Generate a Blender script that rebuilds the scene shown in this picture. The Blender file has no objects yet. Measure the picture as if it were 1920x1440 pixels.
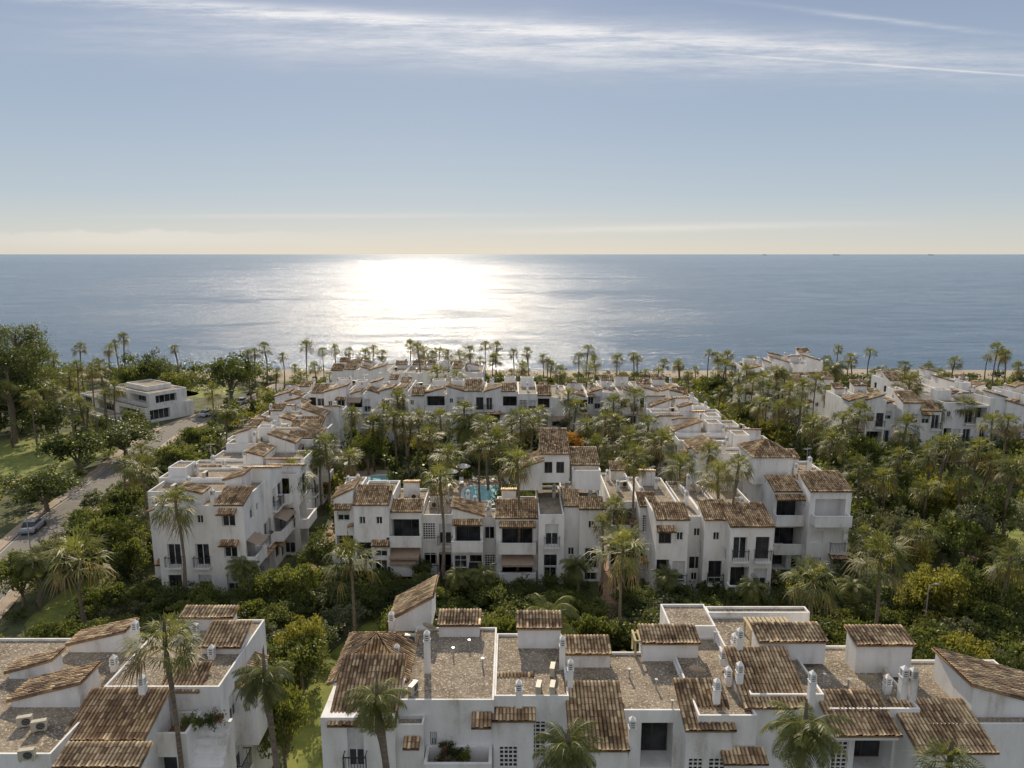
import bpy, math, random
import numpy as np
from mathutils import Vector, Matrix
random.seed(7); RNG=np.random.default_rng(7)
R=math.radians
H=32.0; F=1331.0; P=R(10.4); CP=math.cos(P); SP=math.sin(P)
SC=bpy.context.scene.collection
# ---------- survey helpers: photo bearing + known height -> place on the plan
def kk(py):
    v=(720-py)/F
    return (SP-v*CP)/(CP+v*SP)
def S(px,py,z):
    v=(720-py)/F; Y=(H-z)/kk(py)
    return (px-960)/F*Y/(CP+v*SP), Y
def XZ(px,py,Y):
    v=(720-py)/F
    return (px-960)/F*Y/(CP+v*SP), H-kk(py)*Y
# ---------- materials
def newmat(name):
    m=bpy.data.materials.new(name); m.use_nodes=True
    nt=m.node_tree; b=nt.nodes['Principled BSDF']
    return m,nt,b
def N(nt,t,**k):
    n=nt.nodes.new(t)
    for a,v in k.items(): setattr(n,a,v)
    return n
def ramp(nt,src,stops):
    r=N(nt,'ShaderNodeValToRGB'); e=r.color_ramp.elements
    while len(e)<len(stops): e.new(.5)
    for el,(p,c) in zip(e,stops): el.position=p; el.color=(*c,1)
    nt.links.new(src,r.inputs[0]); return r.outputs[0]
def noise(nt,scale,detail=4,vec=None,rough=.6):
    n=N(nt,'ShaderNodeTexNoise'); n.inputs['Scale'].default_value=scale; n.inputs['Detail'].default_value=detail
    n.inputs['Roughness'].default_value=rough
    if vec is not None: nt.links.new(vec,n.inputs['Vector'])
    return n
def geo(nt): return N(nt,'ShaderNodeNewGeometry').outputs['Position']
def mapping(nt,vec,sc,rot=0):
    m=N(nt,'ShaderNodeMapping'); m.inputs['Scale'].default_value=sc; m.inputs['Rotation'].default_value=(0,0,rot); nt.links.new(vec,m.inputs['Vector']); return m.outputs[0]
def bump(nt,b,h,strength,dist):
    bp=N(nt,'ShaderNodeBump'); bp.inputs['Strength'].default_value=strength; bp.inputs['Distance'].default_value=dist
    nt.links.new(h,bp.inputs['Height']); nt.links.new(bp.outputs[0],b.inputs['Normal']); return bp
def noisemat(name,stops,scale,rough=.9,bs=.3,bd=.02,sc=None,detail=5):
    m,nt,b=newmat(name); p=geo(nt)
    if sc: p=mapping(nt,p,sc)
    n=noise(nt,scale,detail,p)
    nt.links.new(ramp(nt,n.outputs[0],stops),b.inputs['Base Color'])
    b.inputs['Roughness'].default_value=rough
    if bs: bump(nt,b,n.outputs[0],bs,bd)
    return m
def flat(name,c,rough=.6,metal=0):
    m,nt,b=newmat(name); n=noise(nt,3,3,geo(nt))
    nt.links.new(ramp(nt,n.outputs[0],[(.3,tuple(x*.8 for x in c)),(.7,c)]),b.inputs['Base Color'])
    b.inputs['Roughness'].default_value=rough; b.inputs['Metallic'].default_value=metal; return m
def plaster():
    m,nt,b=newmat('white_plaster'); p=geo(nt)
    n=noise(nt,.9,6,mapping(nt,p,(1,1,.35))); n2=noise(nt,9,3,p); n3=noise(nt,1,4,mapping(nt,p,(2.5,2.5,.25)))
    mx=N(nt,'ShaderNodeMath',operation='MULTIPLY_ADD'); nt.links.new(n2.outputs[0],mx.inputs[0]); mx.inputs[1].default_value=.2
    nt.links.new(n.outputs[0],mx.inputs[2])
    m2=N(nt,'ShaderNodeMath',operation='MULTIPLY_ADD'); nt.links.new(n3.outputs[0],m2.inputs[0]); m2.inputs[1].default_value=.3; nt.links.new(mx.outputs[0],m2.inputs[2])
    nt.links.new(ramp(nt,m2.outputs[0],[(.48,(.46,.42,.36)),(.67,(.70,.68,.65)),(.88,(.80,.79,.77))]),b.inputs['Base Color'])
    b.inputs['Roughness'].default_value=.9; bump(nt,b,n2.outputs[0],.3,.02); return m
def gravel():
    m,nt,b=newmat('roof_gravel'); p=geo(nt)
    n=noise(nt,5,4,p,.8); n2=noise(nt,.5,6,p,.7)
    mx=N(nt,'ShaderNodeMath',operation='MULTIPLY_ADD'); nt.links.new(n2.outputs[0],mx.inputs[0]); mx.inputs[1].default_value=1.4
    nt.links.new(n.outputs[0],mx.inputs[2])
    dv=N(nt,'ShaderNodeMath',operation='MULTIPLY'); nt.links.new(mx.outputs[0],dv.inputs[0]); dv.inputs[1].default_value=.5
    nt.links.new(ramp(nt,dv.outputs[0],[(.44,(.11,.085,.06)),(.60,(.25,.20,.145)),(.76,(.38,.32,.24))]),b.inputs['Base Color'])
    b.inputs['Roughness'].default_value=.95; bump(nt,b,n.outputs[0],1.0,.12)
    v=noise(nt,9,2,p); hs=N(nt,'ShaderNodeMix',data_type='RGBA'); s=N(nt,'ShaderNodeMapRange'); nt.links.new(v.outputs[0],s.inputs[0]); s.inputs[1].default_value=.56; s.inputs[2].default_value=.66
    src=b.inputs['Base Color'].links[0].from_socket; nt.links.new(s.outputs[0],hs.inputs[0]); nt.links.new(src,hs.inputs[6]); hs.inputs[7].default_value=(.60,.53,.42,1); nt.links.new(hs.outputs[2],b.inputs['Base Color'])
    return m
def tilemat():
    m,nt,b=newmat('terracotta_tile'); p=geo(nt)
    a=N(nt,'ShaderNodeAttribute',attribute_name='tint'); n=noise(nt,.8,6,p)
    mx=N(nt,'ShaderNodeMath',operation='MULTIPLY_ADD'); nt.links.new(a.outputs['Fac'],mx.inputs[0]); mx.inputs[1].default_value=.75
    ad=N(nt,'ShaderNodeMath',operation='MULTIPLY_ADD'); nt.links.new(n.outputs[0],ad.inputs[0]); ad.inputs[1].default_value=1.0; ad.inputs[2].default_value=-.40
    nt.links.new(ad.outputs[0],mx.inputs[2])
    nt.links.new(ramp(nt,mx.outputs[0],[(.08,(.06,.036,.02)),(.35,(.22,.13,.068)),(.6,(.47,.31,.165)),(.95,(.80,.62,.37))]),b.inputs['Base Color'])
    b.inputs['Roughness'].default_value=.7; return m
def leafmat(name,stops,trans=.35,tc=(.26,.28,.05)):
    m,nt,b=newmat(name); a=N(nt,'ShaderNodeAttribute',attribute_name='tint')
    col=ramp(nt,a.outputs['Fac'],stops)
    oi=N(nt,'ShaderNodeObjectInfo'); hs=N(nt,'ShaderNodeHueSaturation'); nt.links.new(col,hs.inputs['Color'])
    mr=N(nt,'ShaderNodeMapRange'); nt.links.new(oi.outputs['Random'],mr.inputs[0]); mr.inputs[3].default_value=.65; mr.inputs[4].default_value=1.4
    mr2=N(nt,'ShaderNodeMapRange'); nt.links.new(oi.outputs['Random'],mr2.inputs[0]); mr2.inputs[3].default_value=.515; mr2.inputs[4].default_value=.478
    nt.links.new(mr.outputs[0],hs.inputs['Value']); nt.links.new(mr2.outputs[0],hs.inputs['Hue']); col=hs.outputs[0]
    nt.links.new(col,b.inputs['Base Color']); b.inputs['Roughness'].default_value=.5
    b.inputs['Specular IOR Level'].default_value=.4
    t=N(nt,'ShaderNodeBsdfTranslucent'); mc=N(nt,'ShaderNodeMix',data_type='RGBA'); mc.inputs[0].default_value=.5
    nt.links.new(col,mc.inputs[6]); mc.inputs[7].default_value=(*tc,1); nt.links.new(mc.outputs[2],t.inputs[0])
    ms=N(nt,'ShaderNodeMixShader'); ms.inputs[0].default_value=trans
    nt.links.new(b.outputs[0],ms.inputs[1]); nt.links.new(t.outputs[0],ms.inputs[2])
    nt.links.new(ms.outputs[0],nt.nodes['Material Output'].inputs[0]); return m
PLA=plaster(); GRA=gravel(); TIL=tilemat()
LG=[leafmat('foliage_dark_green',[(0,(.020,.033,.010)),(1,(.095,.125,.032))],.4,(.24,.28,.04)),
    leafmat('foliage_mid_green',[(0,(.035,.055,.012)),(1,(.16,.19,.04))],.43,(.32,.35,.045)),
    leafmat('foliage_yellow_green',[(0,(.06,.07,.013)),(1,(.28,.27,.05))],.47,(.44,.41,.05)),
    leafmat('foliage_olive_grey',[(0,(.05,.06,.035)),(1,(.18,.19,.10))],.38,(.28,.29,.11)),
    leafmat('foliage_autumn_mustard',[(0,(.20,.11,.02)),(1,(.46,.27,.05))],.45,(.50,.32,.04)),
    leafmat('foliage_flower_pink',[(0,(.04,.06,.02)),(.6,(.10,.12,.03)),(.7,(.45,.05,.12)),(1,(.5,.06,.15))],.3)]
PALMM=leafmat('palm_frond',[(0,(.17,.12,.06)),(.25,(.16,.12,.05)),(.4,(.055,.075,.02)),(1,(.18,.195,.05))],.42,(.38,.38,.06))
BARK=noisemat('bark',[(.3,(.09,.07,.05)),(.7,(.24,.19,.14))],3,.9,.6,.05,(1,1,4))
m,nt,b=newmat('window_glass'); b.inputs['Roughness'].default_value=.12; b.inputs['Specular IOR Level'].default_value=.3; GLA=m
n=noise(nt,.7,2,geo(nt)); nt.links.new(ramp(nt,n.outputs[0],[(.35,(.012,.014,.016)),(.65,(.06,.065,.07))]),b.inputs['Base Color'])
FRA=flat('frame_brown',(.10,.06,.04)); FRW=flat('frame_white',(.7,.7,.68)); DRK=flat('dark_interior',(.03,.027,.025),.9)
IRN=flat('dark_iron',(.03,.03,.03),.5); MET=flat('grey_metal',(.45,.45,.46),.4,.3); ACM=flat('beige_enamel',(.50,.45,.36),.5)
BLIND=flat('white_blind',(.62,.62,.60),.7); RED=flat('red_floor_tile',(.28,.13,.08),.8); WOOD=flat('pale_wood',(.50,.40,.24),.8)
AWN=flat('awning_cloth',(.36,.27,.2),.8); SHIPM=flat('hazy_ship_grey',(.30,.33,.38),.8)
ASP=noisemat('asphalt',[(.3,(.13,.12,.105)),(.7,(.20,.18,.16))],1.2,.9,.2,.01)
PAV=noisemat('pavement_stone',[(.3,(.28,.21,.15)),(.7,(.40,.32,.24))],1.5,.9,.2,.01)
PATH=noisemat('terracotta_path',[(.3,(.25,.15,.10)),(.7,(.38,.25,.17))],1.5,.9,.2,.01)
PNT=flat('road_paint',(.5,.5,.48),.7)
GRS=noisemat('lawn_grass',[(.3,(.09,.115,.02)),(.5,(.17,.19,.035)),(.7,(.25,.25,.055))],.6,.95,.7,.08)
m,nt,b=newmat('ground_earth'); p=geo(nt); sx=N(nt,'ShaderNodeSeparateXYZ'); nt.links.new(p,sx.inputs[0])
n1=noise(nt,.35,7,p); n2=noise(nt,.06,5,p)
g=ramp(nt,n1.outputs[0],[(.35,(.04,.05,.017)),(.55,(.09,.10,.033)),(.72,(.20,.155,.09))])
s=ramp(nt,n1.outputs[0],[(.3,(.24,.19,.13)),(.7,(.36,.30,.22))])
ma=N(nt,'ShaderNodeMath',operation='MULTIPLY_ADD'); nt.links.new(n2.outputs[0],ma.inputs[0]); ma.inputs[1].default_value=14; nt.links.new(sx.outputs[1],ma.inputs[2])
mr=N(nt,'ShaderNodeMapRange'); nt.links.new(ma.outputs[0],mr.inputs[0]); mr.inputs[1].default_value=182; mr.inputs[2].default_value=189
mx=N(nt,'ShaderNodeMix',data_type='RGBA'); nt.links.new(mr.outputs[0],mx.inputs[0]); nt.links.new(g,mx.inputs[6]); nt.links.new(s,mx.inputs[7])
nt.links.new(mx.outputs[2],b.inputs['Base Color']); b.inputs['Roughness'].default_value=.95; bump(nt,b,n1.outputs[0],.6,.2); GND=m
# sea
m,nt,b=newmat('sea_water'); p=geo(nt)
b.inputs['IOR'].default_value=1.33; b.inputs['Specular IOR Level'].default_value=.26
w1=noise(nt,1,6,mapping(nt,p,(.09,.24,1),.10),.7); w2=noise(nt,1,3,mapping(nt,p,(.7,1.5,1))); w3=noise(nt,1,6,mapping(nt,p,(.0022,.009,1),.05),.6); w4=noise(nt,1,7,mapping(nt,p,(.022,.07,1),-.08),.75)
nt.links.new(ramp(nt,w3.outputs[0],[(.35,(.045,.100,.185)),(.65,(.075,.138,.225))]),b.inputs['Base Color'])
pm=N(nt,'ShaderNodeMapRange'); ad=N(nt,'ShaderNodeMath',operation='MULTIPLY_ADD'); nt.links.new(w4.outputs[0],ad.inputs[0]); ad.inputs[1].default_value=2.2; nt.links.new(w3.outputs[0],ad.inputs[2]); nt.links.new(ad.outputs[0],pm.inputs[0])
pm.inputs[1].default_value=1.35; pm.inputs[2].default_value=1.9; pm.inputs[3].default_value=.28; pm.inputs[4].default_value=.95
a1=N(nt,'ShaderNodeMath',operation='MULTIPLY'); nt.links.new(w1.outputs[0],a1.inputs[0]); a1.inputs[1].default_value=2.2
a2=N(nt,'ShaderNodeMath',operation='MULTIPLY_ADD'); nt.links.new(w2.outputs[0],a2.inputs[0]); a2.inputs[1].default_value=.36; nt.links.new(a1.outputs[0],a2.inputs[2])
bp=bump(nt,b,a2.outputs[0],1.0,1.0); nt.links.new(pm.outputs[0],bp.inputs['Strength'])
rr=N(nt,'ShaderNodeMapRange'); nt.links.new(pm.outputs[0],rr.inputs[0]); rr.inputs[1].default_value=.2; rr.inputs[2].default_value=.95; rr.inputs[3].default_value=.14; rr.inputs[4].default_value=.20
nt.links.new(rr.outputs[0],b.inputs['Roughness']); SEA=m
m,nt,b=newmat('pool_water'); b.inputs['Roughness'].default_value=.1
n=noise(nt,1.2,3,geo(nt)); nt.links.new(ramp(nt,n.outputs[0],[(.3,(.20,.46,.50)),(.7,(.42,.68,.70))]),b.inputs['Base Color']); bump(nt,b,n.outputs[0],.3,.05); POOL=m
# ---------- mesh helpers
class MB:
    def __init__(s): s.v=[];s.f=[];s.m=[]
    def quad(s,a,b,c,d,mi=0):
        i=len(s.v); s.v+= [a,b,c,d]; s.f.append((i,i+1,i+2,i+3)); s.m.append(mi)
    def poly(s,pts,mi=0):
        i=len(s.v); s.v+=list(pts); s.f.append(tuple(range(i,i+len(pts)))); s.m.append(mi)
    def box(s,x0,x1,y0,y1,z0,z1,mi=0):
        i=len(s.v); s.v+=[(x0,y0,z0),(x1,y0,z0),(x1,y1,z0),(x0,y1,z0),(x0,y0,z1),(x1,y0,z1),(x1,y1,z1),(x0,y1,z1)]
        for q in ((0,3,2,1),(4,5,6,7),(0,1,5,4),(1,2,6,5),(2,3,7,6),(3,0,4,7)):
            s.f.append(tuple(i+k for k in q)); s.m.append(mi)
    def tube(s,pts,rad,n=7,mi=0):
        base=len(s.v); pts=[Vector(p) for p in pts]
        for k,p in enumerate(pts):
            d=(pts[min(k+1,len(pts)-1)]-pts[max(k-1,0)]).normalized()
            a=d.cross(Vector((1,0,0)) if abs(d.x)<.8 else Vector((0,1,0))).normalized(); c=d.cross(a)
            for j in range(n):
                t=2*math.pi*j/n; s.v.append(tuple(p+(a*math.cos(t)+c*math.sin(t))*rad[k]))
        for k in range(len(pts)-1):
            for j in range(n):
                s.f.append((base+k*n+j,base+k*n+(j+1)%n,base+(k+1)*n+(j+1)%n,base+(k+1)*n+j)); s.m.append(mi)
        s.f.append(tuple(base+(len(pts)-1)*n+j for j in range(n))); s.m.append(mi)
    def mesh(s,name,mats):
        me=bpy.data.meshes.new(name); me.from_pydata(s.v,[],s.f)
        for mt in mats: me.materials.append(mt)
        me.polygons.foreach_set('material_index',s.m); me.update(); return me
def npmesh(name,v,f,mats,tint=None,mi=None):
    v=np.asarray(v,dtype=np.float32); f=np.asarray(f,dtype=np.int32); n,k=f.shape
    me=bpy.data.meshes.new(name); me.vertices.add(len(v)); me.vertices.foreach_set('co',v.ravel())
    me.loops.add(n*k); me.loops.foreach_set('vertex_index',f.ravel())
    me.polygons.add(n); me.polygons.foreach_set('loop_start',np.arange(0,n*k,k,dtype=np.int32))
    for mt in mats: me.materials.append(mt)
    if mi is not None: me.polygons.foreach_set('material_index',np.asarray(mi,dtype=np.int32))
    me.update(calc_edges=True)
    if tint is not None:
        a=me.attributes.new('tint','FLOAT','FACE'); a.data.foreach_set('value',np.asarray(tint,dtype=np.float32))
    return me
def obj(name,mesh,parent=None,loc=(0,0,0),rot=0,scale=None):
    o=bpy.data.objects.new(name,mesh); SC.objects.link(o); o.location=loc; o.rotation_euler[2]=rot
    if scale is not None: o.scale=scale
    if parent: o.parent=parent
    return o
def top(o,label,cat,group=None):
    o['label']=label; o['category']=cat
    if group: o['group']=group
    return o
def structure(name,mesh):
    o=obj(name,mesh); o['kind']='structure'; return o
# ---------- tile sheets
def tilesheet(O,U,V,w,l,pitch,step,tri=False,name='tile_roof'):
    O=np.array(O,float);U=np.array(U,float);V=np.array(V,float);Nn=np.cross(U,V)
    n=max(2,round(w/pitch)); m=max(2,round(l/step)); p=w/n; st=l/m
    amp=.40*p
    us=np.array([0,.22,.5,.78]); hs=np.array([0,.8,1,.8])*amp
    X=np.concatenate([ (i+us)*p for i in range(n)]+[[w]]); Z=np.concatenate([hs]*n+[[0]])
    nx=len(X); jit=RNG.normal(0,.006,(m,n)); jy=RNG.normal(0,.02,(m,n))
    rows=[];
    colidx=np.minimum((np.arange(nx)//4),n-1)
    for j in range(m):
        for e in (0,1):
            y=(j+e)*st + (jy[j,colidx] if e==0 else 0); z=Z+(.028 if e==0 else 0)+jit[j,colidx]
            x=X.copy()
            if tri:
                hw=w/2*(1-min(1,(j+e)*st/l)); x=np.clip(x,w/2-hw-.0,w/2+hw)
            rows.append(O+np.outer(x,U)+np.outer(y*np.ones(nx),V)+np.outer(z,Nn))
    v=np.concatenate(rows); ny=2*m
    idx=np.arange(ny*nx).reshape(ny,nx)
    f=np.stack([idx[:-1,:-1],idx[:-1,1:],idx[1:,1:],idx[1:,:-1]],-1).reshape(-1,4)
    tt=.28+RNG.random((m,n))*.55+RNG.random((1,n))*.16
    tt=np.where(RNG.random((m,n))<.06,1.05,tt)+RNG.uniform(-.12,.1)
    cf=np.minimum(np.arange(nx-1)//4,n-1)
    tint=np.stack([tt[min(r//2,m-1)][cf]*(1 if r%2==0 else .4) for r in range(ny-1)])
    tint=tint*np.where(np.isin(np.arange(nx-1)%4,[0,3]),.5,1.1)  # shade put into the tint: channels and risers darker, rib tops lighter
    if not tri:
        a=len(v); c=[O-Nn*.10,O+U*w-Nn*.10,O+U*w+V*l-Nn*.10,O+V*l-Nn*.10,O+Nn*.0,O+U*w,O+U*w+V*l,O+V*l]
        v=np.concatenate([v,np.array(c)]); sf=[[0,3,2,1],[0,1,5,4],[1,2,6,5],[2,3,7,6],[3,0,4,7]]
        f=np.concatenate([f,np.array(sf)+a]); tint=np.concatenate([tint.ravel(),[.5]*5])
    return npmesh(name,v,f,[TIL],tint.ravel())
# ---------- cached parts
CACHE={}
def cached(key,fn):
    if key not in CACHE: CACHE[key]=fn()
    return CACHE[key]
def win_mesh(w,h,kind):
    w=round(w,1);h=round(h,1)
    def mk():
        b=MB(); t=.06
        if kind=='lattice':
            b.box(-w/2,w/2,.04,.05,0,h,1); n=max(3,int(w/.22)); k=max(3,int(h/.22))
            for i in range(n+1):
                x=-w/2+i*w/n; b.box(x-.03,x+.03,-.02,.035,0,h,0)
            for i in range(k+1):
                z=i*h/k; b.box(-w/2,w/2,-.017,.032,z-.03,z+.03,0)
            return b.mesh('window',[PLA,DRK])
        fr=1 if kind=='brown' else 0
        b.box(-w/2,-w/2+t,-.03,.03,0,h,fr); b.box(w/2-t,w/2,-.03,.03,0,h,fr); b.box(-w/2+t,w/2-t,-.03,.03,0,t,fr); b.box(-w/2+t,w/2-t,-.03,.03,h-t,h,fr)
        nm=max(1,int(w/1.3))
        for i in range(nm):
            x=-w/2+w*(i+1)/(nm+1); b.box(x-t/2,x+t/2,-.028,.028,t,h-t,fr)
        sp=h*(.35+.3*((w*7+h*3)%1)) if kind=='blind' else h-t
        b.quad((-w/2+t,0,t),(w/2-t,0,t),(w/2-t,0,sp),(-w/2+t,0,sp),2)
        if kind=='blind': b.box(-w/2+t,w/2-t,-.02,.0,sp,h-t,3)
        return b.mesh('window',[FRW,FRA,GLA,BLIND])
    return cached(('w',w,h,kind),mk)
def balc_mesh(w,d,kind):
    w=round(w,1)
    def mk():
        b=MB(); b.box(-w/2,w/2,-d,-.003,-.2,0,0)
        if kind=='solid':
            b.box(-w/2,w/2,-d,-d+.15,0,.85,0); b.box(-w/2,-w/2+.15,-d+.15,-.003,0,.85,0); b.box(w/2-.15,w/2,-d+.15,-.003,0,.85,0)
            b.box(-w/2-.03,w/2+.03,-d-.03,-d+.18,.85,.92,0)
        else:
            b.box(-w/2,w/2,-d,-d+.04,.92,.97,1)
            for i in range(int(w/.14)+1):
                x=-w/2+i*.14; b.box(x,x+.025,-d+.01,-d+.03,0,.92,1)
            for sx in (-w/2,w/2-.03):
                b.box(sx,sx+.03,-d+.04,-.003,.92,.97,1)
                for k in range(1,int(d/.14)): b.box(sx,sx+.025,-d+k*.14,-d+k*.14+.025,0,.92,1)
        return b.mesh('balcony',[PLA,IRN])
    return cached(('b',w,d,kind),mk)
def chim_mesh(h,s=.5):
    h=round(h,1)
    def mk():
        b=MB(); a=s/2; b.box(-a,a,-a,a,0,h); b.box(-a-.03,a+.03,-a-.03,a+.03,h,h+.05)
        b.box(-a+.06,a-.06,-a+.06,a-.06,h+.05,h+.42,1)
        for i in range(3): b.box(-a+.02,a-.02,-a+.02,a-.02,h+.11+i*.11,h+.155+i*.11)
        for x in (-1,1):
            for y in (-1,1): b.box(x*(a-.03)-.03,x*(a-.03)+.03,y*(a-.03)-.03,y*(a-.03)+.03,h+.05,h+.42)
        z=h+.42; e=a; ap=(0,0,z+.22); c=[(-e,-e,z),(e,-e,z),(e,e,z),(-e,e,z)]
        b.poly(c)
        for i in range(4): b.poly([c[i],c[(i+1)%4],ap])
        return b.mesh('chimney',[PLA,DRK])
    return cached(('c',h,s),mk)
def canopy_mesh(w,d=.8,far=False):
    w=round(w,1)
    return cached(('k',w,d,far),lambda: tilesheet((-w/2,-d,0),(1,0,0),(0,math.cos(.4),math.sin(.4)),w,d/math.cos(.4),.2 if not far else .3,.35,name='awning'))
def cloth_mesh(w):
    w=round(w,1)
    def mk():
        b=MB(); b.quad((-w/2,-1.3,-.5),(w/2,-1.3,-.5),(w/2,0,0),(-w/2,0,0)); b.quad((-w/2,-1.3,-.5),(w/2,-1.3,-.5),(w/2,-1.3,-.7),(-w/2,-1.3,-.7)); return b.mesh('awning',[AWN])
    return cached(('cl',w),mk)
def antenna_mesh():
    def mk():
        b=MB(); b.tube([(0,0,0),(0,0,2.6)],[.03,.025],5); b.box(-.5,.5,-.015,.015,2.4,2.43)
        for i in range(7): b.box(-.45+i*.15,-.43+i*.15,-.3+i*.02,.3-i*.02,2.43,2.45)
        return b.mesh('antenna',[MET])
    return cached('ant',mk)
def acmesh():
    def mk():
        b=MB(); b.box(-.42,.42,-.16,.16,.08,.72); b.box(-.35,-.28,-.18,.18,0,.08); b.box(.28,.35,-.18,.18,0,.08)
        for k in range(12):
            a=k*math.pi/6; a2=a+math.pi/6; b.poly([(.1,-.165,.4),(.1+.25*math.cos(a),-.165,.4+.25*math.sin(a)),(.1+.25*math.cos(a2),-.165,.4+.25*math.sin(a2))],1)
        return b.mesh('air_conditioner',[ACM,DRK])
    return cached('acm',mk)
FOOT=[]
SIDES={'f':((1,0),(0,-1),0),'r':((0,1),(1,0),math.pi/2),'b':((-1,0),(0,1),math.pi),'l':((0,-1),(-1,0),-math.pi/2)}
PAR=[.3,.17]
class Bld:
    def __init__(s,name,label,cat,ox,oy,ang=0,group=None,far=False):
        s.e=bpy.data.objects.new(name,None); SC.objects.link(s.e); s.e.empty_display_size=1
        s.e.location=(ox,oy,0); s.e.rotation_euler[2]=ang; top(s.e,label,cat,group)
        s.ox,s.oy,s.ang,s.far=ox,oy,ang,far; s.w=MB(); s.g=MB(); s.nw=0
    def foot(s,x0,x1,y0,y1):
        c,sn=math.cos(s.ang),math.sin(s.ang); P4=[(s.ox+c*x-sn*y,s.oy+sn*x+c*y) for x in(x0,x1) for y in(y0,y1)]
        FOOT.append((min(p[0] for p in P4),max(p[0] for p in P4),min(p[1] for p in P4),max(p[1] for p in P4)))
    def vol(s,x0,x1,y0,y1,z0,z1,ops=None,par=None,pt=None,gm=True):
        ops=ops or {}
        par=PAR[0] if par is None else par; pt=PAR[1] if pt is None else pt
        corners={'f':(x0,y0),'r':(x1,y0),'b':(x1,y1),'l':(x0,y1)}; Ls={'f':x1-x0,'b':x1-x0,'r':y1-y0,'l':y1-y0}
        if z0<1: s.foot(x0,x1,y0,y1)
        for sd,(U,Nn,rot) in SIDES.items():
            O=corners[sd]; L=Ls[sd]; op=[o for o in ops.get(sd,[]) if o[0]>=.1 and o[1]<=L-.1 and o[3]<z1-.1]
            us=sorted({0,L,*[o[0] for o in op],*[o[1] for o in op]}); zs=sorted({z0,z1,*[o[2] for o in op],*[o[3] for o in op]})
            pt3=lambda u,z,d=0:(O[0]+U[0]*u-Nn[0]*d,O[1]+U[1]*u-Nn[1]*d,z)
            for i in range(len(us)-1):
                for j in range(len(zs)-1):
                    cu=(us[i]+us[i+1])/2; cz=(zs[j]+zs[j+1])/2
                    if any(o[0]<cu<o[1] and o[2]<cz<o[3] for o in op): continue
                    s.w.quad(pt3(us[i],zs[j]),pt3(us[i+1],zs[j]),pt3(us[i+1],zs[j+1]),pt3(us[i],zs[j+1]))
            for o in op:
                u0,u1,a,b_,d,kind=o[:6]
                s.w.quad(pt3(u0,a),pt3(u1,a),pt3(u1,a,d),pt3(u0,a,d)); s.w.quad(pt3(u0,b_),pt3(u1,b_),pt3(u1,b_,d),pt3(u0,b_,d))
                s.w.quad(pt3(u0,a),pt3(u0,b_),pt3(u0,b_,d),pt3(u0,a,d)); s.w.quad(pt3(u1,a),pt3(u1,b_),pt3(u1,b_,d),pt3(u1,a,d))
                s.w.quad(pt3(u0,a,d),pt3(u1,a,d),pt3(u1,b_,d),pt3(u0,b_,d))
                c=pt3((u0+u1)/2,a,d-.05)
                if s.nw<98:
                    ww=u1-u0-.02; hh=b_-a-.02
                    if d>.6: ww=min(ww,8); hh=min(hh,2.15)
                    s.part('window',win_mesh(ww,hh,kind),c,rot); s.nw+=1
                ex=o[6] if len(o)>6 else None
                if ex:
                    c0=pt3((u0+u1)/2,a,0)
                    if 'S' in ex: s.part('balcony',balc_mesh(u1-u0+.6,1.0,'solid'),c0,rot)
                    if 'I' in ex: s.part('balcony',balc_mesh(u1-u0+.3,.5,'iron'),c0,rot)
                    if 'K' in ex:
                        c1=pt3((u0+u1)/2,b_+.12,0); s.part('awning',canopy_mesh(u1-u0+.5,.8,s.far),c1,rot)
                    if 'A' in ex:
                        c1=pt3((u0+u1)/2,b_+.05,-.01); s.part('awning',cloth_mesh(u1-u0+.1),c1,rot)
        if par:
            zi=z1-par; xi0,xi1,yi0,yi1=x0+pt,x1-pt,y0+pt,y1-pt
            o=[(x0,y0),(x1,y0),(x1,y1),(x0,y1)]; n=[(xi0,yi0),(xi1,yi0),(xi1,yi1),(xi0,yi1)]
            for k in range(4):
                a,b_,c,d=o[k],o[(k+1)%4],n[(k+1)%4],n[k]
                s.w.quad((*a,z1),(*b_,z1),(*c,z1),(*d,z1)); s.w.quad((*d,z1),(*c,z1),(*c,zi-.1),(*d,zi-.1))
            s.g.quad((xi0,yi0,zi),(xi1,yi0,zi),(xi1,yi1,zi),(xi0,yi1,zi),0 if gm else 1)
        else: s.w.quad((x0,y0,z1),(x1,y0,z1),(x1,y1,z1),(x0,y1,z1))
    def part(s,name,mesh,loc,rot=0,label=None):
        o=obj(name,mesh,s.e,loc,rot)
        if label:o['label']=label
        return o
    def shed(s,x0,x1,y0,y1,zb,zl,zh,d='-y',oh=.2,sd=.1):
        hz={'-y':lambda x,y:zl+(zh-zl)*(y-y0)/(y1-y0),'+y':lambda x,y:zh-(zh-zl)*(y-y0)/(y1-y0),
            '-x':lambda x,y:zl+(zh-zl)*(x-x0)/(x1-x0),'+x':lambda x,y:zh-(zh-zl)*(x-x0)/(x1-x0)}[d]
        c=[(x0,y0),(x1,y0),(x1,y1),(x0,y1)]
        for k in range(4):
            a,b_=c[k],c[(k+1)%4]; s.w.quad((*a,zb),(*b_,zb),(*b_,hz(*b_)),(*a,hz(*a)))
        s.w.poly([(*p,hz(*p)) for p in c])
        if zb<1: s.foot(x0,x1,y0,y1)
        run=(y1-y0) if 'y' in d else (x1-x0); rise=zh-zl; L=math.hypot(run,rise); cs,sn=run/L,rise/L
        e=oh; L2=L+e*2; off=.11
        pi,st=(.19,.36) if not s.far else (.32,.5)
        if d=='-y': O=(x0-sd,y0-e*cs,zl-e*sn+off);U=(1,0,0);V=(0,cs,sn);W=x1-x0+2*sd
        if d=='+y': O=(x1+sd,y1+e*cs,zl-e*sn+off);U=(-1,0,0);V=(0,-cs,sn);W=x1-x0+2*sd
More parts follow.
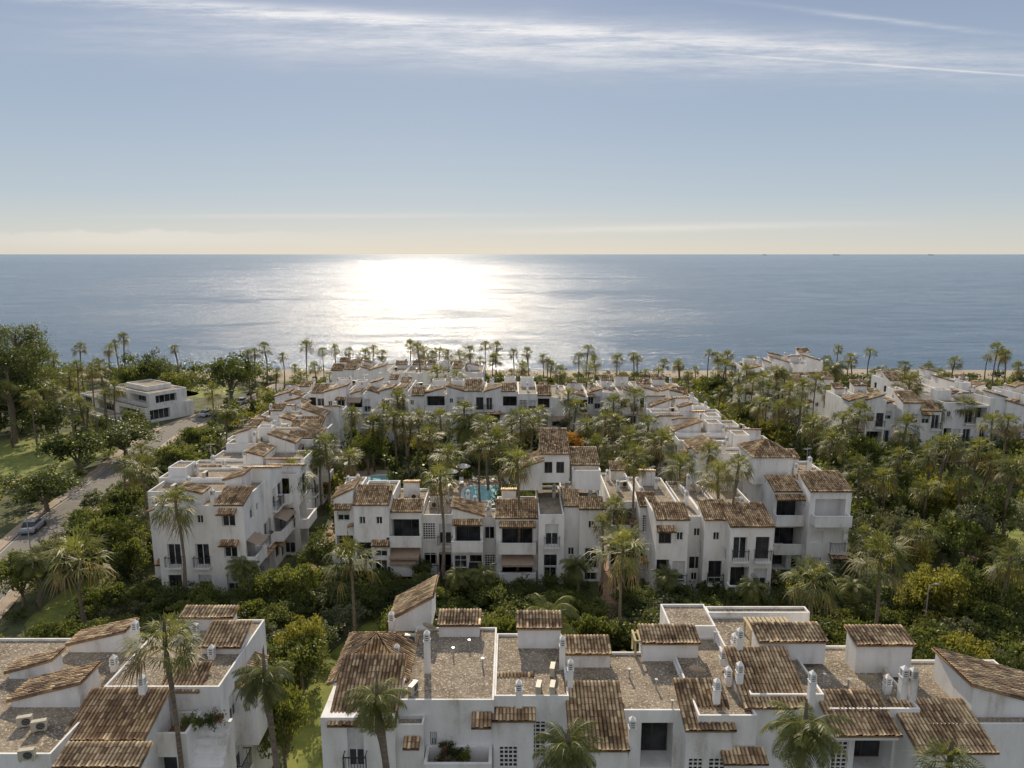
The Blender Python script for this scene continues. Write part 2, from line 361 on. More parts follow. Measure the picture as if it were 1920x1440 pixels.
        if d=='-x': O=(x0-e*cs,y1+sd,zl-e*sn+off);U=(0,-1,0);V=(cs,0,sn);W=y1-y0+2*sd
        if d=='+x': O=(x1+e*cs,y0-sd,zl-e*sn+off);U=(0,1,0);V=(-cs,0,sn);W=y1-y0+2*sd
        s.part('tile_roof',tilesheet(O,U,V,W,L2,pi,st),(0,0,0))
    def hip(s,x0,x1,y0,y1,z0,rise):
        cx,cy=(x0+x1)/2,(y0+y1)/2; e=.25; x0-=e;x1+=e;y0-=e;y1+=e
        for (O,U,w,run,din) in (((x0,y0),(1,0,0),x1-x0,cy-y0,(0,1)),((x1,y0),(0,1,0),y1-y0,x1-cx,(-1,0)),((x1,y1),(-1,0,0),x1-x0,y1-cy,(0,-1)),((x0,y1),(0,-1,0),y1-y0,cx-x0,(1,0))):
            L=math.hypot(run,rise); V=(din[0]*run/L,din[1]*run/L,rise/L)
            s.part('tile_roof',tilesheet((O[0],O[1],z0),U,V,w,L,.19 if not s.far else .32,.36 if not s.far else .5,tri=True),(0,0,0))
        c=[(x0,y0,z0-.03),(x1,y0,z0-.03),(x1,y1,z0-.03),(x0,y1,z0-.03)]
        s.w.poly(c)
    def chim(s,x,y,z,h=1.2,sz=.5): s.part('chimney',chim_mesh(h,sz),(x,y,z))
    def clutter(s,rng,x0,x1,y0,y1,z):
        if x1-x0<.8 or y1-y0<.8: return
        if rng.random()<.35: s.part('antenna',antenna_mesh(),(rng.uniform(x0,x1),rng.uniform(y0,y1),z),rng.uniform(0,3))
        for _ in range(rng.choice([0,1,1,2])): s.part('air_conditioner',acmesh(),(rng.uniform(x0,x1),rng.uniform(y0,y1),z),rng.choice([0,1.57,.3]))
    def done(s):
        obj('wall',s.w.mesh('wall',[PLA]),s.e)
        if s.g.v: obj('flat_roof',s.g.mesh('flat_roof',[GRA,RED]),s.e)
def features(rng,L,h,floors,dens=1.0,simple=False,z00=0.):
    out=[]; n=1 if L<2.5 else 2 if L<4.6 else int(L/2.3)
    for fl in range(floors):
        zb=z00+fl*3.05+.15
        if zb+2.3>h-.3: break
        if zb<.05: zb=.1
        k=0
        while k<n:
            c=L*(k+.5)/n+rng.uniform(-.08,.08); r=rng.random()
            if r>dens: k+=1; continue
            r=rng.random(); cell=L/n; q=min(cell-.3,2.6)
            if simple: 
                out.append((c-.45,c+.45,zb+.9,zb+2.1,.2,rng.choice(['blind','win','brown']),'K' if r<.25 else '')); k+=1; continue
            if r<.34 and k<n-1:
                c=L*(k+1)/n; q=min(2*cell-.5,3.0); out.append((c-q/2,c+q/2,zb,zb+2.35,1.4,'brown',('S' if fl else '')+('A' if rng.random()<.3 else 'K' if rng.random()<.3 else ''))); k+=2; continue
            hw=min(.62,cell/2-.15)
            if r<.5: out.append((c-hw,c+hw,zb,zb+2.15,.25,rng.choice(['blind','win','brown']),'I' if fl else ''))
            elif r<.6: out.append((c-q/2,c+q/2,zb,zb+2.3,1.2,'brown','S' if fl and q>1.2 else ''))
            elif r<.78: out.append((c-hw,c+hw,zb+.8,zb+2.1,.22,rng.choice(['blind','win','brown']),'K' if rng.random()<.5 else ''))
            elif r<.88: out.append((c-hw,c+hw,zb+.5,zb+2.2,.12,'lattice'))
            else: out.append((c-.3,c+.3,zb+1.1,zb+1.9,.22,'win'))
            k+=1
    return out
def bay(b,rng,x0,x1,y0,y1,h,floors=3,roof=None,fs='fblr',boxp=.5,nochim=False,lfull=False):
    ops={'f':features(rng,x1-x0,h,floors,.95)}
    if 'b' in fs: ops['b']=features(rng,x1-x0,h,floors,.6,True)
    if 'l' in fs: ops['l']=features(rng,y1-y0,h,floors,.9 if lfull else .7,not lfull)
    if 'r' in fs: ops['r']=features(rng,y1-y0,h,floors,.5,True)
    b.vol(x0,x1,y0,y1,0,h,ops)
    z=h-PAR[0]; w=x1-x0; r=roof if roof is not None else rng.random()
    ln=rng.uniform(2.2,3.4); sl=.36
    if isinstance(r,str) or r<.78:
        d=r if isinstance(r,str) else ('-y' if r<.42 else '-x' if r<.6 else '+x')
        a=x0+.01 if rng.random()<.6 else x0+w*.25; c=x1-.01 if rng.random()<.6 else x1-w*.2
        run=ln if d=='-y' else c-a
        b.shed(a,c,y0-.02,y0+ln,z,h+.02,h+.02+run*sl*(1 if d=='-y' else .8),d)
        yb=y0+ln+.4
    else: yb=y0+.8
    if y1-yb>2.6:
        if rng.random()<boxp:
            bx=rng.uniform(x0+.4,max(x0+.5,x1-2.8)); by=rng.uniform(yb,y1-2.4); bw=min(2.3,x1-bx-.4)
            hh=rng.uniform(.8,1.4); 
            if rng.random()<.8: b.shed(bx,bx+bw,by,by+rng.uniform(1.4,2.0),z,z+hh,z+hh+.45,rng.choice(['-y','-y','+y','+x','-x']))
            else: b.vol(bx,bx+bw,by,by+1.8,z,z+hh+.4,par=.15,pt=.12)
        b.clutter(rng,x0+.6,x1-.6,yb,y1-.6,z)
    if not nochim:
        for _ in range(rng.choice([1,1,2,2])):
            b.chim(rng.uniform(x0+.6,x1-.6),rng.uniform(yb-.2,y1-.6),z,rng.choice([.7,1.0,1.3]),.38)
def row(b,seed,L,depth,h,n,floors=3,jit=1.0,boxp=.5,fs='fb',hj=.5,roofs=None,lfull=False,first=0):
    rng=random.Random(seed); x=0; ws=[rng.uniform(.7,1.3) for _ in range(n)]; t=sum(ws)
    for i,w in enumerate(ws):
        w=w/t*L; sides=fs+('l' if (i==0 or lfull) else '')+('r' if i==n-1 else '')
        bay(b,rng,x,x+w,rng.uniform(-jit,jit),depth+rng.uniform(-jit,jit)*.7-(first if i==0 else 0),h+rng.uniform(-hj,hj),floors,roofs[i] if roofs else None,sides,boxp,lfull=lfull)
        x+=w
    b.done()
# ================= FOREGROUND BLOCKS (surveyed)
PAR[:]=[.14,.10]
def shedpx(b,xl,xr,yf,yb,zf,sl=.28,zbase=0,d='-y',ops=None):
    x0,Yf=S(xl,yf,zf); x1,_=S(xr,yf,zf); k=kk(yb); Yb=(H-zf+sl*Yf)/(k+sl); zh=zf+(Yb-Yf)*sl
    x0-=b.ox;x1-=b.ox;Yf-=b.oy;Yb-=b.oy
    if ops or zbase<1:
        b.vol(x0,x1,Yf,Yb,zbase,zf-.12,{'f':ops or []},par=0); zbase=zf-.12
    if 'x' in d: zh=zf+(x1-x0)*sl
    b.shed(x0+.004,x1-.004,Yf+.004,Yb,zbase,zf,zh,d); return x0,x1,Yf,Yb,zh
def boxpx(b,xl,xr,ybot,ytop,z,depth=1.2,tile=True,rise=.22):
    x0,Y=S(xl,ybot,z); x1,_=S(xr,ybot,z); zt=H-kk(ytop)*Y
    x0-=b.ox;x1-=b.ox;Y-=b.oy
    if tile: b.shed(x0,x1,Y,Y+depth,z-.25,zt,zt+rise)
    else: b.vol(x0,x1,Y,Y+depth,z-.25,zt,par=.2,pt=.15)
def chpx(b,x,yb,yt,z,sz=.4):
    X,Y=S(x,yb,z); zt=H-kk(yt)*Y; b.chim(X-b.ox,Y-b.oy,z-.2,max(.4,zt-z-.45),sz*.8)
def acunit(px,py,z,rot=0):
    X,Y=S(px,py,z)
    e=bpy.data.objects.new('air_conditioner',None); SC.objects.link(e); e.location=(X,Y,z); e.rotation_euler[2]=rot; e.scale=(.78,.78,.78)
    top(e,'beige air conditioner outdoor unit standing on gravel roof','air conditioner','air conditioners on the flat roofs')
    def mk():
        b=MB(); b.box(-.42,.42,-.16,.16,.08,.72); b.box(-.35,-.28,-.18,.18,0,.08); b.box(.28,.35,-.18,.18,0,.08); return b.mesh('casing',[ACM])
    def mk2():
        b=MB()
        for k in range(12):
            a=k*math.pi/6; a2=a+math.pi/6; b.poly([(.1,-.165,.4),(.1+.25*math.cos(a),-.165,.4+.25*math.sin(a)),(.1+.25*math.cos(a2),-.165,.4+.25*math.sin(a2))])
        for k in range(5): b.box(-.15,.35,-.175,-.168,.2+k*.1,.215+k*.1,1)
        return b.mesh('fan_grille',[DRK,MET])
    obj('casing',cached('ac1',mk),e); obj('fan_grille',cached('ac2',mk2),e)
def dish(px,py,z,r=.45):
    X,Y=S(px,py,z)
    e=bpy.data.objects.new('satellite_dish',None); SC.objects.link(e); e.location=(X,Y,z-.2); top(e,'pale grey satellite dish on a short mast on the roof','satellite dish','satellite dishes on the roofs')
    b=MB(); n=16; rings=[0,.4,.75,1.0]; pts=[[ (rr*r*math.cos(2*math.pi*k/n),.25*rr*rr*r*-1+.25*r, rr*r*math.sin(2*math.pi*k/n)) for k in range(n)] for rr in rings]
    for i in range(3):
        for k in range(n): b.quad(pts[i][k],pts[i][(k+1)%n],pts[i+1][(k+1)%n],pts[i+1][k])
    me=b.mesh('reflector',[ACM]); o=obj('reflector',me,e,(0,0,.75)); o.rotation_euler=(R(-35),0,R(160))
    b=MB(); b.tube([(0,0,0),(0,0,.7)],[.03,.03]); b.tube([(0,0,.7),(.1,.45,.95)],[.015,.015],5); obj('mast',b.mesh('mast',[MET]),e)
GF='white apartment blocks of the seaside complex'
def W(b,x0,y0,x1,y1,Yw,depth=.2,kind='brown',ex=''):
    a,zt=XZ(x0,y0,Yw); c,zb=XZ(x1,y1,Yw); return (a,c,zb,zt,depth,kind,ex)
def rel(w,x0): return (w[0]-x0,w[1]-x0,*w[2:])
def vents(b,pts):
    for px,py,z in pts:
        X,Y=S(px,py,z); m_=MB(); m_.tube([(0,0,-.2),(0,0,.5),(.0,0,.52)],[.05,.05,.09],7); b.part('vent_pipe',m_.mesh('vent_pipe',[MET]),(X-b.ox,Y-b.oy,z))
# --- block A
A=Bld('apartment_building','white apartment building with hipped terracotta roof, gravel terrace and chimneys','apartment building',0,0,0,GF)
xa,_=S(610,1350,9.2); xb,_=S(745,1350,9.2); xc,_=S(925,1345,10)
A.vol(xa,xb,30.9,38.3,0,9.9,{'f':[rel(W(A,650,1365,684,1440,30.9,.25,'blind','I'),xa)],'l':[(2,3,7.4,8.8,.2,'blind','K'),(4.5,5.5,4,5.4,.2,'win','')]},par=0)
A.hip(xa,xb,34.0,38.3,9.95,1.35)
A.shed(xa+.45,xb,30.85,34.3,9.5,9.55,10.9)
A.vol(xb,xc,32.0,39.0,0,10.1,{'f':[rel(W(A,806,1298,820,1330,32.0,.2,'blind'),xb),rel(W(A,858,1298,886,1352,32.,1.6,'brown'),xb),rel(W(A,806,1372,820,1400,32.,.2,'blind'),xb)]})
A.vol(xb,xb+1.35,31.2,31.998,0,9.3,par=.2)
A.vol(xc+.003,S(1062,1270,9.9)[0],32.4,38.4,0,10.05,{'f':[(1.6,2.6,6.5,8.6,.2,'lattice')]})
shedpx(A,925,1001,1350,1270,9.1,ops=[(.3,1.2,6.4,7.6,.15,'lattice')])
A.vol(xb+1.4,xc-.1,30.6,31.99,0,7.6,par=.9,pt=.15,gm=False)
A.part('awning',canopy_mesh(1.0,.8),(S(905,1330,9)[0],31.98,9.1)); A.part('awning',canopy_mesh(.8,.6),(xb+.8,31.19,8.4))
x0,y0=S(735,1185,9.9); A.shed(x0,x0+2.3,y0+.2,y0+2.9,9.85,10.6,11.9,'-x')
boxpx(A,823,899,1196,1172,9.9,1.0,rise=.2); boxpx(A,971,1051,1216,1178,9.9,1.1)
chpx(A,735,1190,1145,9.9); chpx(A,802,1262,1180,9.9,.4); chpx(A,1054,1255,1190,9.85,.38); chpx(A,973,1318,1272,9.6,.4); chpx(A,1069,1292,1235,9.85,.36)
chpx(A,745,1238,1205,9.9,.36); vents(A,[(850,1230,9.95),(905,1250,9.95),(1000,1240,9.9),(880,1215,9.95)])
A.done()
# --- block B
B=Bld('apartment_building','white apartment building with wide gravel terrace and steep brown tiled bays','apartment building',0,0,0,GF)
xd=S(1062,1270,9.9)[0]; xe=S(1290,1300,9.6)[0]; xf=S(1400,1300,9.9)[0]
B.vol(xd+.003,xe,31.9,37.2,0,9.6,{'f':[(3.6,5.2,6.4,8.9,1.3,'brown'),(.6,1.5,7,8.4,.2,'blind')]})
B.vol(xe+.003,xf,31.2,38.5,0,9.8,{'f':[rel(W(B,1378,1368,1416,1400,31.2,.2,'win'),xe)]})
shedpx(B,1071,1177,1405,1287,8.9,.3); shedpx(B,1287,1376,1368,1282,9.2,.3,ops=[(.2,.9,6.2,7.6,.15,'lattice'),(1.2,2.0,6.2,7.6,.15,'lattice')])
boxpx(B,1062,1143,1252,1226,9.45,1.1); boxpx(B,1205,1308,1240,1206,9.45,1.2)
chpx(B,1184,1410,1340,8.6,.4); chpx(B,1343,1312,1270,9.9,.4); chpx(B,1375,1245,1185,9.6); vents(B,[(1230,1290,9.5),(1180,1270,9.5),(1260,1330,9.5)])
B.part('awning',canopy_mesh(2.2),(S(1405,1440,7.9)[0],31.15,7.75))
x0,y0=S(1190,1205,10.4); pb=MB()
for i in range(11): pb.box(x0+i*.28,x0+i*.28+.12,y0,y0+1.2,10.45,10.52)
for yy in(y0+.1,y0+1.): pb.box(x0,x0+3,yy,yy+.1,10.35,10.449)
for yy in(y0+.1,y0+1.):
    for xx in (x0+.02,x0+2.85): pb.box(xx,xx+.1,yy,yy+.1,9.4,10.349)
B.part('pergola',pb.mesh('pergola',[WOOD]),(0,0,0)); B.done()
# --- block C
C=Bld('apartment_building','white apartment building with gravel roofs, paired chimneys and tiled bays','apartment building',0,0,0,GF)
xg=S(1560,1330,10)[0]; xh=S(1725,1330,9.7)[0]; xi=S(1990,1330,9.7)[0]
C.vol(xf+.003,xg,32.3,40.2,0,10.2,{'f':[(.6,1.6,7,8.4,.2,'blind'),(2.6,3.6,6.8,8.8,.2,'brown','')]})
C.vol(xg+.003,xh,31.8,37.6,0,9.75,{'f':[(.4,1.2,6.2,8.1,.15,'lattice'),(1.5,3.4,6.2,8.6,1.2,'brown'),]})
C.vol(xh+.003,xi,31.2,36.8,0,9.35,{'f':[(.3,1.1,6.2,8.,.15,'lattice'),(1.6,2.6,6.6,8.,.2,'win','')]})
C.vol(S(1275,1235,10)[0],xf,38.51,41.2,0,10.45)
C.vol(xf+.003,S(1545,1180,10.4)[0],40.203,41.0,0,10.4)
shedpx(C,1397,1517,1326,1222,9.8,.3); shedpx(C,1566,1686,1378,1303,9.2,.28,zbase=8.9)
shedpx(C,1722,1866,1410,1320,8.8,.3)
boxpx(C,1422,1546,1237,1203,10.1,1.2); boxpx(C,1602,1706,1262,1209,9.6,1.2)
x0,y0=S(1750,1262,9.6); C.shed(x0,x0+6,y0-3.2,y0,9.1,9.2,10.9,'+x')
x0,y0=S(1408,1185,10.9); pb=MB()
for i in range(10): pb.box(x0+i*.26,x0+i*.26+.17,y0,y0+1.5,10.95,11.02)
for yy in(y0+.1,y0+1.2): pb.box(x0,x0+2.6,yy,yy+.1,10.8,10.949)
for yy in(y0+.1,y0+1.2):
    for xx in (x0+.02,x0+2.45): pb.box(xx,xx+.1,yy,yy+.1,10.0,10.799)
C.part('pergola',pb.mesh('pergola',[WOOD]),(0,0,0)); vents(C,[(1545,1280,10.1),(1590,1290,9.65),(1340,1200,10.4),(1720,1290,9.3)])
for a in ((1384,1243,1175,10.1),(1355,1240,1212,10.1),(1385,1290,1240,10.),(1365,1275,1250,10.),(1520,1315,1255,10.05,.38),(1649,1255,1200,9.6),(1690,1315,1245,9.55,.42),(1707,1318,1248,9.55,.42),(1662,1300,1262,9.55)): chpx(C,*a)
C.done()
# --- block D (west foreground)
D=Bld('apartment_building','white corner apartment building with many tiled roofs and planted balcony','apartment building',0,0,0,GF)
xr=-15.2
D.vol(-34,-21.2,29.0,39,0,9.4,{'f':[(8,9,6.6,8.4,.2,'brown')]})
D.vol(-21.197,xr,33.4,40.3,0,9.9,{'r':[(1,2.2,7,8.6,.2,'blind',''),(3.8,4.8,7,8.4,.2,'brown','K'),(1,2.2,3.6,5.6,.2,'blind','I')],'f':[(.5,1.5,7.4,9.2,.2,'brown'),(3,4.4,7,9.2,.8,'brown')]})
D.vol(-19.2,-16.2,31.6,33.39,0,8.5,{'f':[(.5,2.4,5.6,7.2,.6,'brown')],'r':[]},par=.75,pt=.15,gm=False)
for i in range(7): D.vol(-16.197,-14.6,31.4+i*.28,31.4+(i+1)*.28-.002,0,6.3+i*.3,par=0)
shedpx(D,118,270,1386,1300,9.0,.28,d='-y'); shedpx(D,20,150,1315,1262,9.6,.26,zbase=9.2,d='-x')
shedpx(D,378,450,1213,1172,10.2,.28,zbase=9.6); shedpx(D,300,372,1296,1250,9.6,.28,zbase=8)
shedpx(D,15,95,1262,1232,9.6,.28,zbase=9.2,d='-x'); shedpx(D,130,232,1210,1176,9.7,.24,zbase=9.2,d='-x'); shedpx(D,340,436,1158,1143,10.6,.22,zbase=9.6)
shedpx(D,105,262,1436,1402,9.2,.26,zbase=8.9)
x1,y1=S(478,1300,8.2); D.shed(x1-1.6,x1,y1,y1+1.9,5,8.1,8.9,'+x')
for a in ((257,1210,1160,9.6),(271,1320,1262,9.2),(368,1195,1165,9.8),(398,1236,1206,9.7),(215,1255,1225,9.3)): chpx(D,*a)
D.done()
for a in ((48,1362,9.25,.3),(75,1370,9.25,.3),(52,1425,9.25,.2),(770,1206,9.95,0),(775,1300,9.95,1.2),(1036,1265,9.9,1.4),(1036,1300,9.9,1.4),(1372,1262,10.05,1.5),(1662,1275,9.6,1.4),(1225,1208,9.5,1),(1010,1300,9.9,1.4)): acunit(*a)
for a in ((1307,1272,9.7),(1624,1290,9.7),(805,1190,10.2,.4)): dish(*a)
# ================= MIDDLE BLOCKS
PAR[:]=[.26,.13]
def span(pl,pr,py,z):
    return S(pl,py,z)[0],S(pr,py,z)[0]
M=Bld('apartment_building','white four-level apartment building facing dense garden with tiled bays','apartment building',0,0,0,GF)
rng=random.Random(11)
def cb(pl,pr,yr,Y0,Y1,roof,ln=2.6,rise=.9,b=M,boxes=0,fl=3):
    x0,z=XZ(pl,yr,Y0); x1,_=XZ(pr,yr,Y0)
    x0+=.003
    ops={'f':features(rng,x1-x0,z,fl,.97,z00=z-fl*3.05-.2),'b':features(rng,x1-x0,z,fl,.6,True),'l':features(rng,Y1-Y0,z,fl,.5,True),'r':features(rng,Y1-Y0,z,fl,.5,True)}
    b.vol(x0,x1,Y0,Y1,0,z,ops)
    if roof: 
        b.shed(x0+.01,x1-.01,Y0-.02,Y0+ln,z-.26,z+.02,z+.02+rise,roof)
    for _ in range(boxes):
        bx=rng.uniform(x0+.3,x1-1.8); b.shed(bx,bx+1.5,Y1-2,Y1-.4,z-.26,z+.9,z+1.3,rng.choice(['-y','+y']))
    yb=Y0+ln+.2 if roof else Y0+.6
    b.chim(rng.uniform(x0+.5,x1-.5),rng.uniform(yb,Y1-.5),z-.26,rng.choice([.7,1.0,1.3]),.36)
    if rng.random()<.5: b.chim(rng.uniform(x0+.5,x1-.5),rng.uniform(yb,Y1-.5),z-.26,rng.choice([.7,1.0,1.3]),.36)
    b.clutter(rng,x0+.5,x1-.5,yb,Y1-.5,z-.26)
cb(625,662,935,67.0,74,'-x',3.5,.9); cb(662,728,947,65.8,73.5,'-y',2.8,.9); cb(728,790,960,66.8,74,'-y',1.8,.5,boxes=1)
cb(790,848,965,67.2,72.5,None,boxes=1); cb(848,905,968,65.4,69,'+x',3.0,.8); cb(905,930,970,66.9,69.5,None)
cb(930,1010,972,65.6,72,'-y',2.6,.8,boxes=1); cb(1010,1058,965,64.4,73,None); cb(1058,1087,950,66.2,74,'-y',2.4,.8); cb(1087,1132,955,65.8,73,'-y',1.6,.5)
x0,x1=span(1018,1076,890,11.6); M.vol(x0,x1,69.5,74.5,9,12.0,{'f':[(.4,1.2,10,11.2,.2,'brown'),(1.6,2.4,10,11.2,.2,'brown')]},par=.1); M.shed(x0,x1,69.48,74.4,11.9,12.02,13.3,'-y')
x0,x1=span(975,1020,905,10.6); M.vol(x0,x1-.003,68.6,73.5,8.5,10.7,par=.1); M.shed(x0,x1-.004,68.55,72.5,10.6,10.7,11.5,'-x')
x0,x1=span(1076,1130,890,10.6); M.vol(x0+.003,x1,68.6,73.5,8.5,10.6,par=.3); M.shed(x0+.004,x1,70,73.4,10.3,10.7,11.5,'-y')
M.done()
Q=Bld('apartment_building','white stepped apartment building with curved balcony walls and dark tiled roofs','apartment building',0,0,0,GF)
cb(1145,1200,940,68.5,78,None,b=Q,boxes=1); cb(1200,1232,950,66.5,76,'-y',2,.6,b=Q); cb(1232,1292,975,61.5,74,'-y',2.2,.7,b=Q,boxes=1)
cb(1292,1322,968,63.5,74,None,b=Q); cb(1322,1370,975,62,73,'-y',2.6,.8,b=Q); cb(1370,1452,988,60.5,73,'-y',3.2,.9,b=Q,boxes=1)
cb(1452,1520,922,68.5,78,'-y',2.6,.7,b=Q); cb(1520,1598,922,66.5,77,'-y',3.2,.9,b=Q,boxes=1)
x0,x1=span(1460,1540,905,10.5); Q.vol(x0,x1,72,77,8,10.9,par=.1); Q.hip(x0,x1,72,77,10.95,1.3)
Q.done()
def mkrow(name,label,ox,oy,ang,seed,L,depth,h,n,far=False,**k):
    b=Bld(name,label,'apartment building',ox,oy,ang,GF,far); row(b,seed,L,depth,h,n,**k)
lab2='long white terraced apartment building with gravel roofs and brown tiled bays'
mkrow('apartment_building',lab2,-24.0,62.5,math.pi/2,21,15.5,11.0,9.1,5,fs='fb',jit=1.5,boxp=.9,lfull=True,first=2.6,hj=.7)
mkrow('apartment_building',lab2,-25.3,80,math.pi/2,22,14,9.6,8.7,5,fs='fb',jit=1.4,boxp=1,lfull=True,hj=.8)
mkrow('apartment_building',lab2,-27.0,96.5,math.pi/2,23,14,9,8.4,5,far=True,fs='fb',boxp=1,hj=.7)
mkrow('apartment_building',lab2,21.5,95,-math.pi/2,24,16,9.6,9.1,5,fs='fb',jit=1.4,boxp=1,hj=.8)
mkrow('apartment_building',lab2,21,112,-math.pi/2,25,14.5,9,8.7,5,far=True,fs='fb',boxp=1,hj=.7)
lab3='white seaside apartment building with roof terraces and tiled canopies'
for i,(x,L) in enumerate(((-39,17),(-22,17.5),(-4.5,17),(12.5,17))):
    mkrow('apartment_building',lab3,x,115+(.8 if i%2 else 0),0,31+i,L,10,9.2,6,far=True,fs='f',boxp=.8,jit=1.3)
mkrow('apartment_building','white beachfront apartment building with gabled rooftop walls',-37,143,0,41,15,10,8.6,5,far=True,fs='f',boxp=.9)
mkrow('apartment_building','white beachfront apartment building with gabled rooftop walls',-22,144,0,42,16,10,8.3,5,far=True,fs='f',boxp=.9)
mkrow('apartment_building','white stepped apartment building among tall palms',47,126,0.1,51,12,6.5,8.6,4,far=True,fs='f',boxp=.9,hj=.9,jit=1.4)
mkrow('apartment_building','white stepped apartment building among tall palms',47,141,-.05,52,15,8,10.0,5,far=True,fs='f',boxp=.9,hj=1.2,jit=1.6)
lab4='white apartment building with red roof terrace above palm garden'
mkrow('apartment_building',lab4,51,105,-.04,53,13,8.5,9.6,5,far=True,fs='f',boxp=.9,hj=.9,jit=1.8)
mkrow('apartment_building',lab4,66.5,107,.05,54,13,9,9.4,5,far=True,fs='f',boxp=.9,hj=.9,jit=1.8)
mkrow('apartment_building',lab4,82,110,.05,55,18,9,9.4,6,far=True,fs='f',boxp=.9,hj=.9,jit=1.8)
mkrow('apartment_building',lab4,68,124,.0,57,16,8,8.8,6,far=True,fs='f',boxp=.9,hj=.9,jit=1.6)
V=Bld('villa','low wide modern white villa with stepped terraces and long wall','villa',-86.4,143.5,R(-35))
V.vol(0,20,0,10,0,3.0,{'f':[(2,8.5,.4,2.4,1.6,'win'),(10.5,18,.4,2.4,1.6,'win')],'r':[(1,5,.4,2.4,.6,'win')]},par=.35)
V.vol(4,19.2,1.6,9.2,2.7,5.6,{'f':[(1,6.5,3.3,4.9,1.6,'win'),(8.2,14,3.3,4.9,1.6,'win')],'r':[(1.2,5.5,3.3,4.9,.8,'win')]},par=.3)
V.vol(7,15,3.5,8.5,5.3,6.2,par=.2,pt=.2); V.vol(-9,-.003,1.5,8.5,0,2.5,{'f':[(1,5,.4,2.1,.6,'win')]},par=.3); V.vol(-7,20,-4.5,-4.2,0,1.3,par=0); V.vol(2,12,-2.6,-.003,0,1.0,par=.1)
V.done()
# ================= GROUND, ROADS, WATER
b=MB(); xs=[-40000,-2000,-300]+list(range(-200,201,20))+[300,2000,40000]; ys=[-300,0,60,120,170,188,196,204,212,222,240,1000,40000]
def gz(x,y): 
    w=1.5*math.sin(x*.05)+1.2*math.sin(x*.013+1)
    return 0 if y<=188 else max(-4,-(y+w-188)*.06)
vv=[(x,y,gz(x,y)) for y in ys for x in xs]; b.v=vv; nx=len(xs)
for j in range(len(ys)-1):
    for i in range(nx-1): b.f.append((j*nx+i,j*nx+i+1,(j+1)*nx+i+1,(j+1)*nx+i)); b.m.append(0)
structure('ground',b.mesh('ground',[GND]))
b=MB(); b.quad((-40000,192,-.85),(40000,192,-.85),(40000,39500,-.85),(-40000,39500,-.85)); structure('sea',b.mesh('sea',[SEA]))
def strip(name,pts,w,z,mat,off=0):
    b=MB(); P=[Vector((*p,0)) for p in pts]; L=[];Rr=[]
    Q2=[]
    for i in range(len(P)-1):
        for t in range(6):
            p0=P[max(i-1,0)];p1=P[i];p2=P[i+1];p3=P[min(i+2,len(P)-1)];u=t/6
            Q2.append(.5*((2*p1)+(-p0+p2)*u+(2*p0-5*p1+4*p2-p3)*u*u+(-p0+3*p1-3*p2+p3)*u**3))
    Q2.append(P[-1])
    for i,p in enumerate(Q2):
        d=(Q2[min(i+1,len(Q2)-1)]-Q2[max(i-1,0)]).normalized(); n=Vector((-d.y,d.x,0)); c=p+n*off
        L.append(c+n*w/2);Rr.append(c-n*w/2)
    for i in range(len(Q2)-1):
        b.quad((L[i].x,L[i].y,z),(Rr[i].x,Rr[i].y,z),(Rr[i+1].x,Rr[i+1].y,z),(L[i+1].x,L[i+1].y,z))
        if z>.05:
            for Z in (L,Rr): b.quad((Z[i].x,Z[i].y,0),(Z[i+1].x,Z[i+1].y,0),(Z[i+1].x,Z[i+1].y,z),(Z[i].x,Z[i].y,z))
    structure(name,b.mesh(name,[mat])); return Q2
road=[(-46,44),(-48.5,55),(-52,68),(-55.5,82),(-57.2,94),(-60,108),(-62.5,126),(-58.5,148),(-56,160),(-56,174)]
RQ=strip('road',road,5.0,.02,ASP)
strip('pavement',road,1.3,.13,PAV,3.15); strip('pavement',road,1.3,.13,PAV,-3.15)
strip('road_marking',road,.1,.028,PNT,2.3); strip('road_marking',road,.1,.028,PNT,-2.3)
paths=[[(-42,47),(-40,52),(-36,56),(-30,57)],[(33,94),(38,86),(42,80),(46,76),(52,68),(60,64)],[(9.2,56),(9.2,64),(9.6,72),(9.4,80)],[(-21.2,60),(-20.8,75),(-21.4,90),(-21.5,104)],[(36,108),(40,98),(38,90),(36,82)],[(-68,100),(-74,96),(-84,92),(-95,92)]]
for p in paths: strip('path',p,1.5,.012,PATH)
def blob(name,cx,cy,rx,ry,z,mat,seed=0,n=28):
    r=random.Random(seed); ph=r.random()*6; b=MB()
    b.poly([(cx+rx*math.cos(t)*(1+.12*math.sin(3*t+ph)),cy+ry*math.sin(t)*(1+.12*math.sin(2*t+ph)),z) for t in [2*math.pi*k/n for k in range(n)]])
    return structure(name,b.mesh(name,[mat]))
LAWN=[(-80,107,15,17),(-88,160,14,8),(-12.2,47,3.0,11),(-41,62,2.5,6),(38,62,4,3.4),(56,80,7,5),(-18.6,86,1.6,9),(47,62,4,4),(62,95,6,6),(-72,165,8,8)]
for i,(x,y,a,c) in enumerate(LAWN): blob('lawn',x,y,a,c,.006,GRS,i)
POOLS=[(-3.9,92.0,2.6,3.0),(-18.5,97.5,2.2,2.4)]
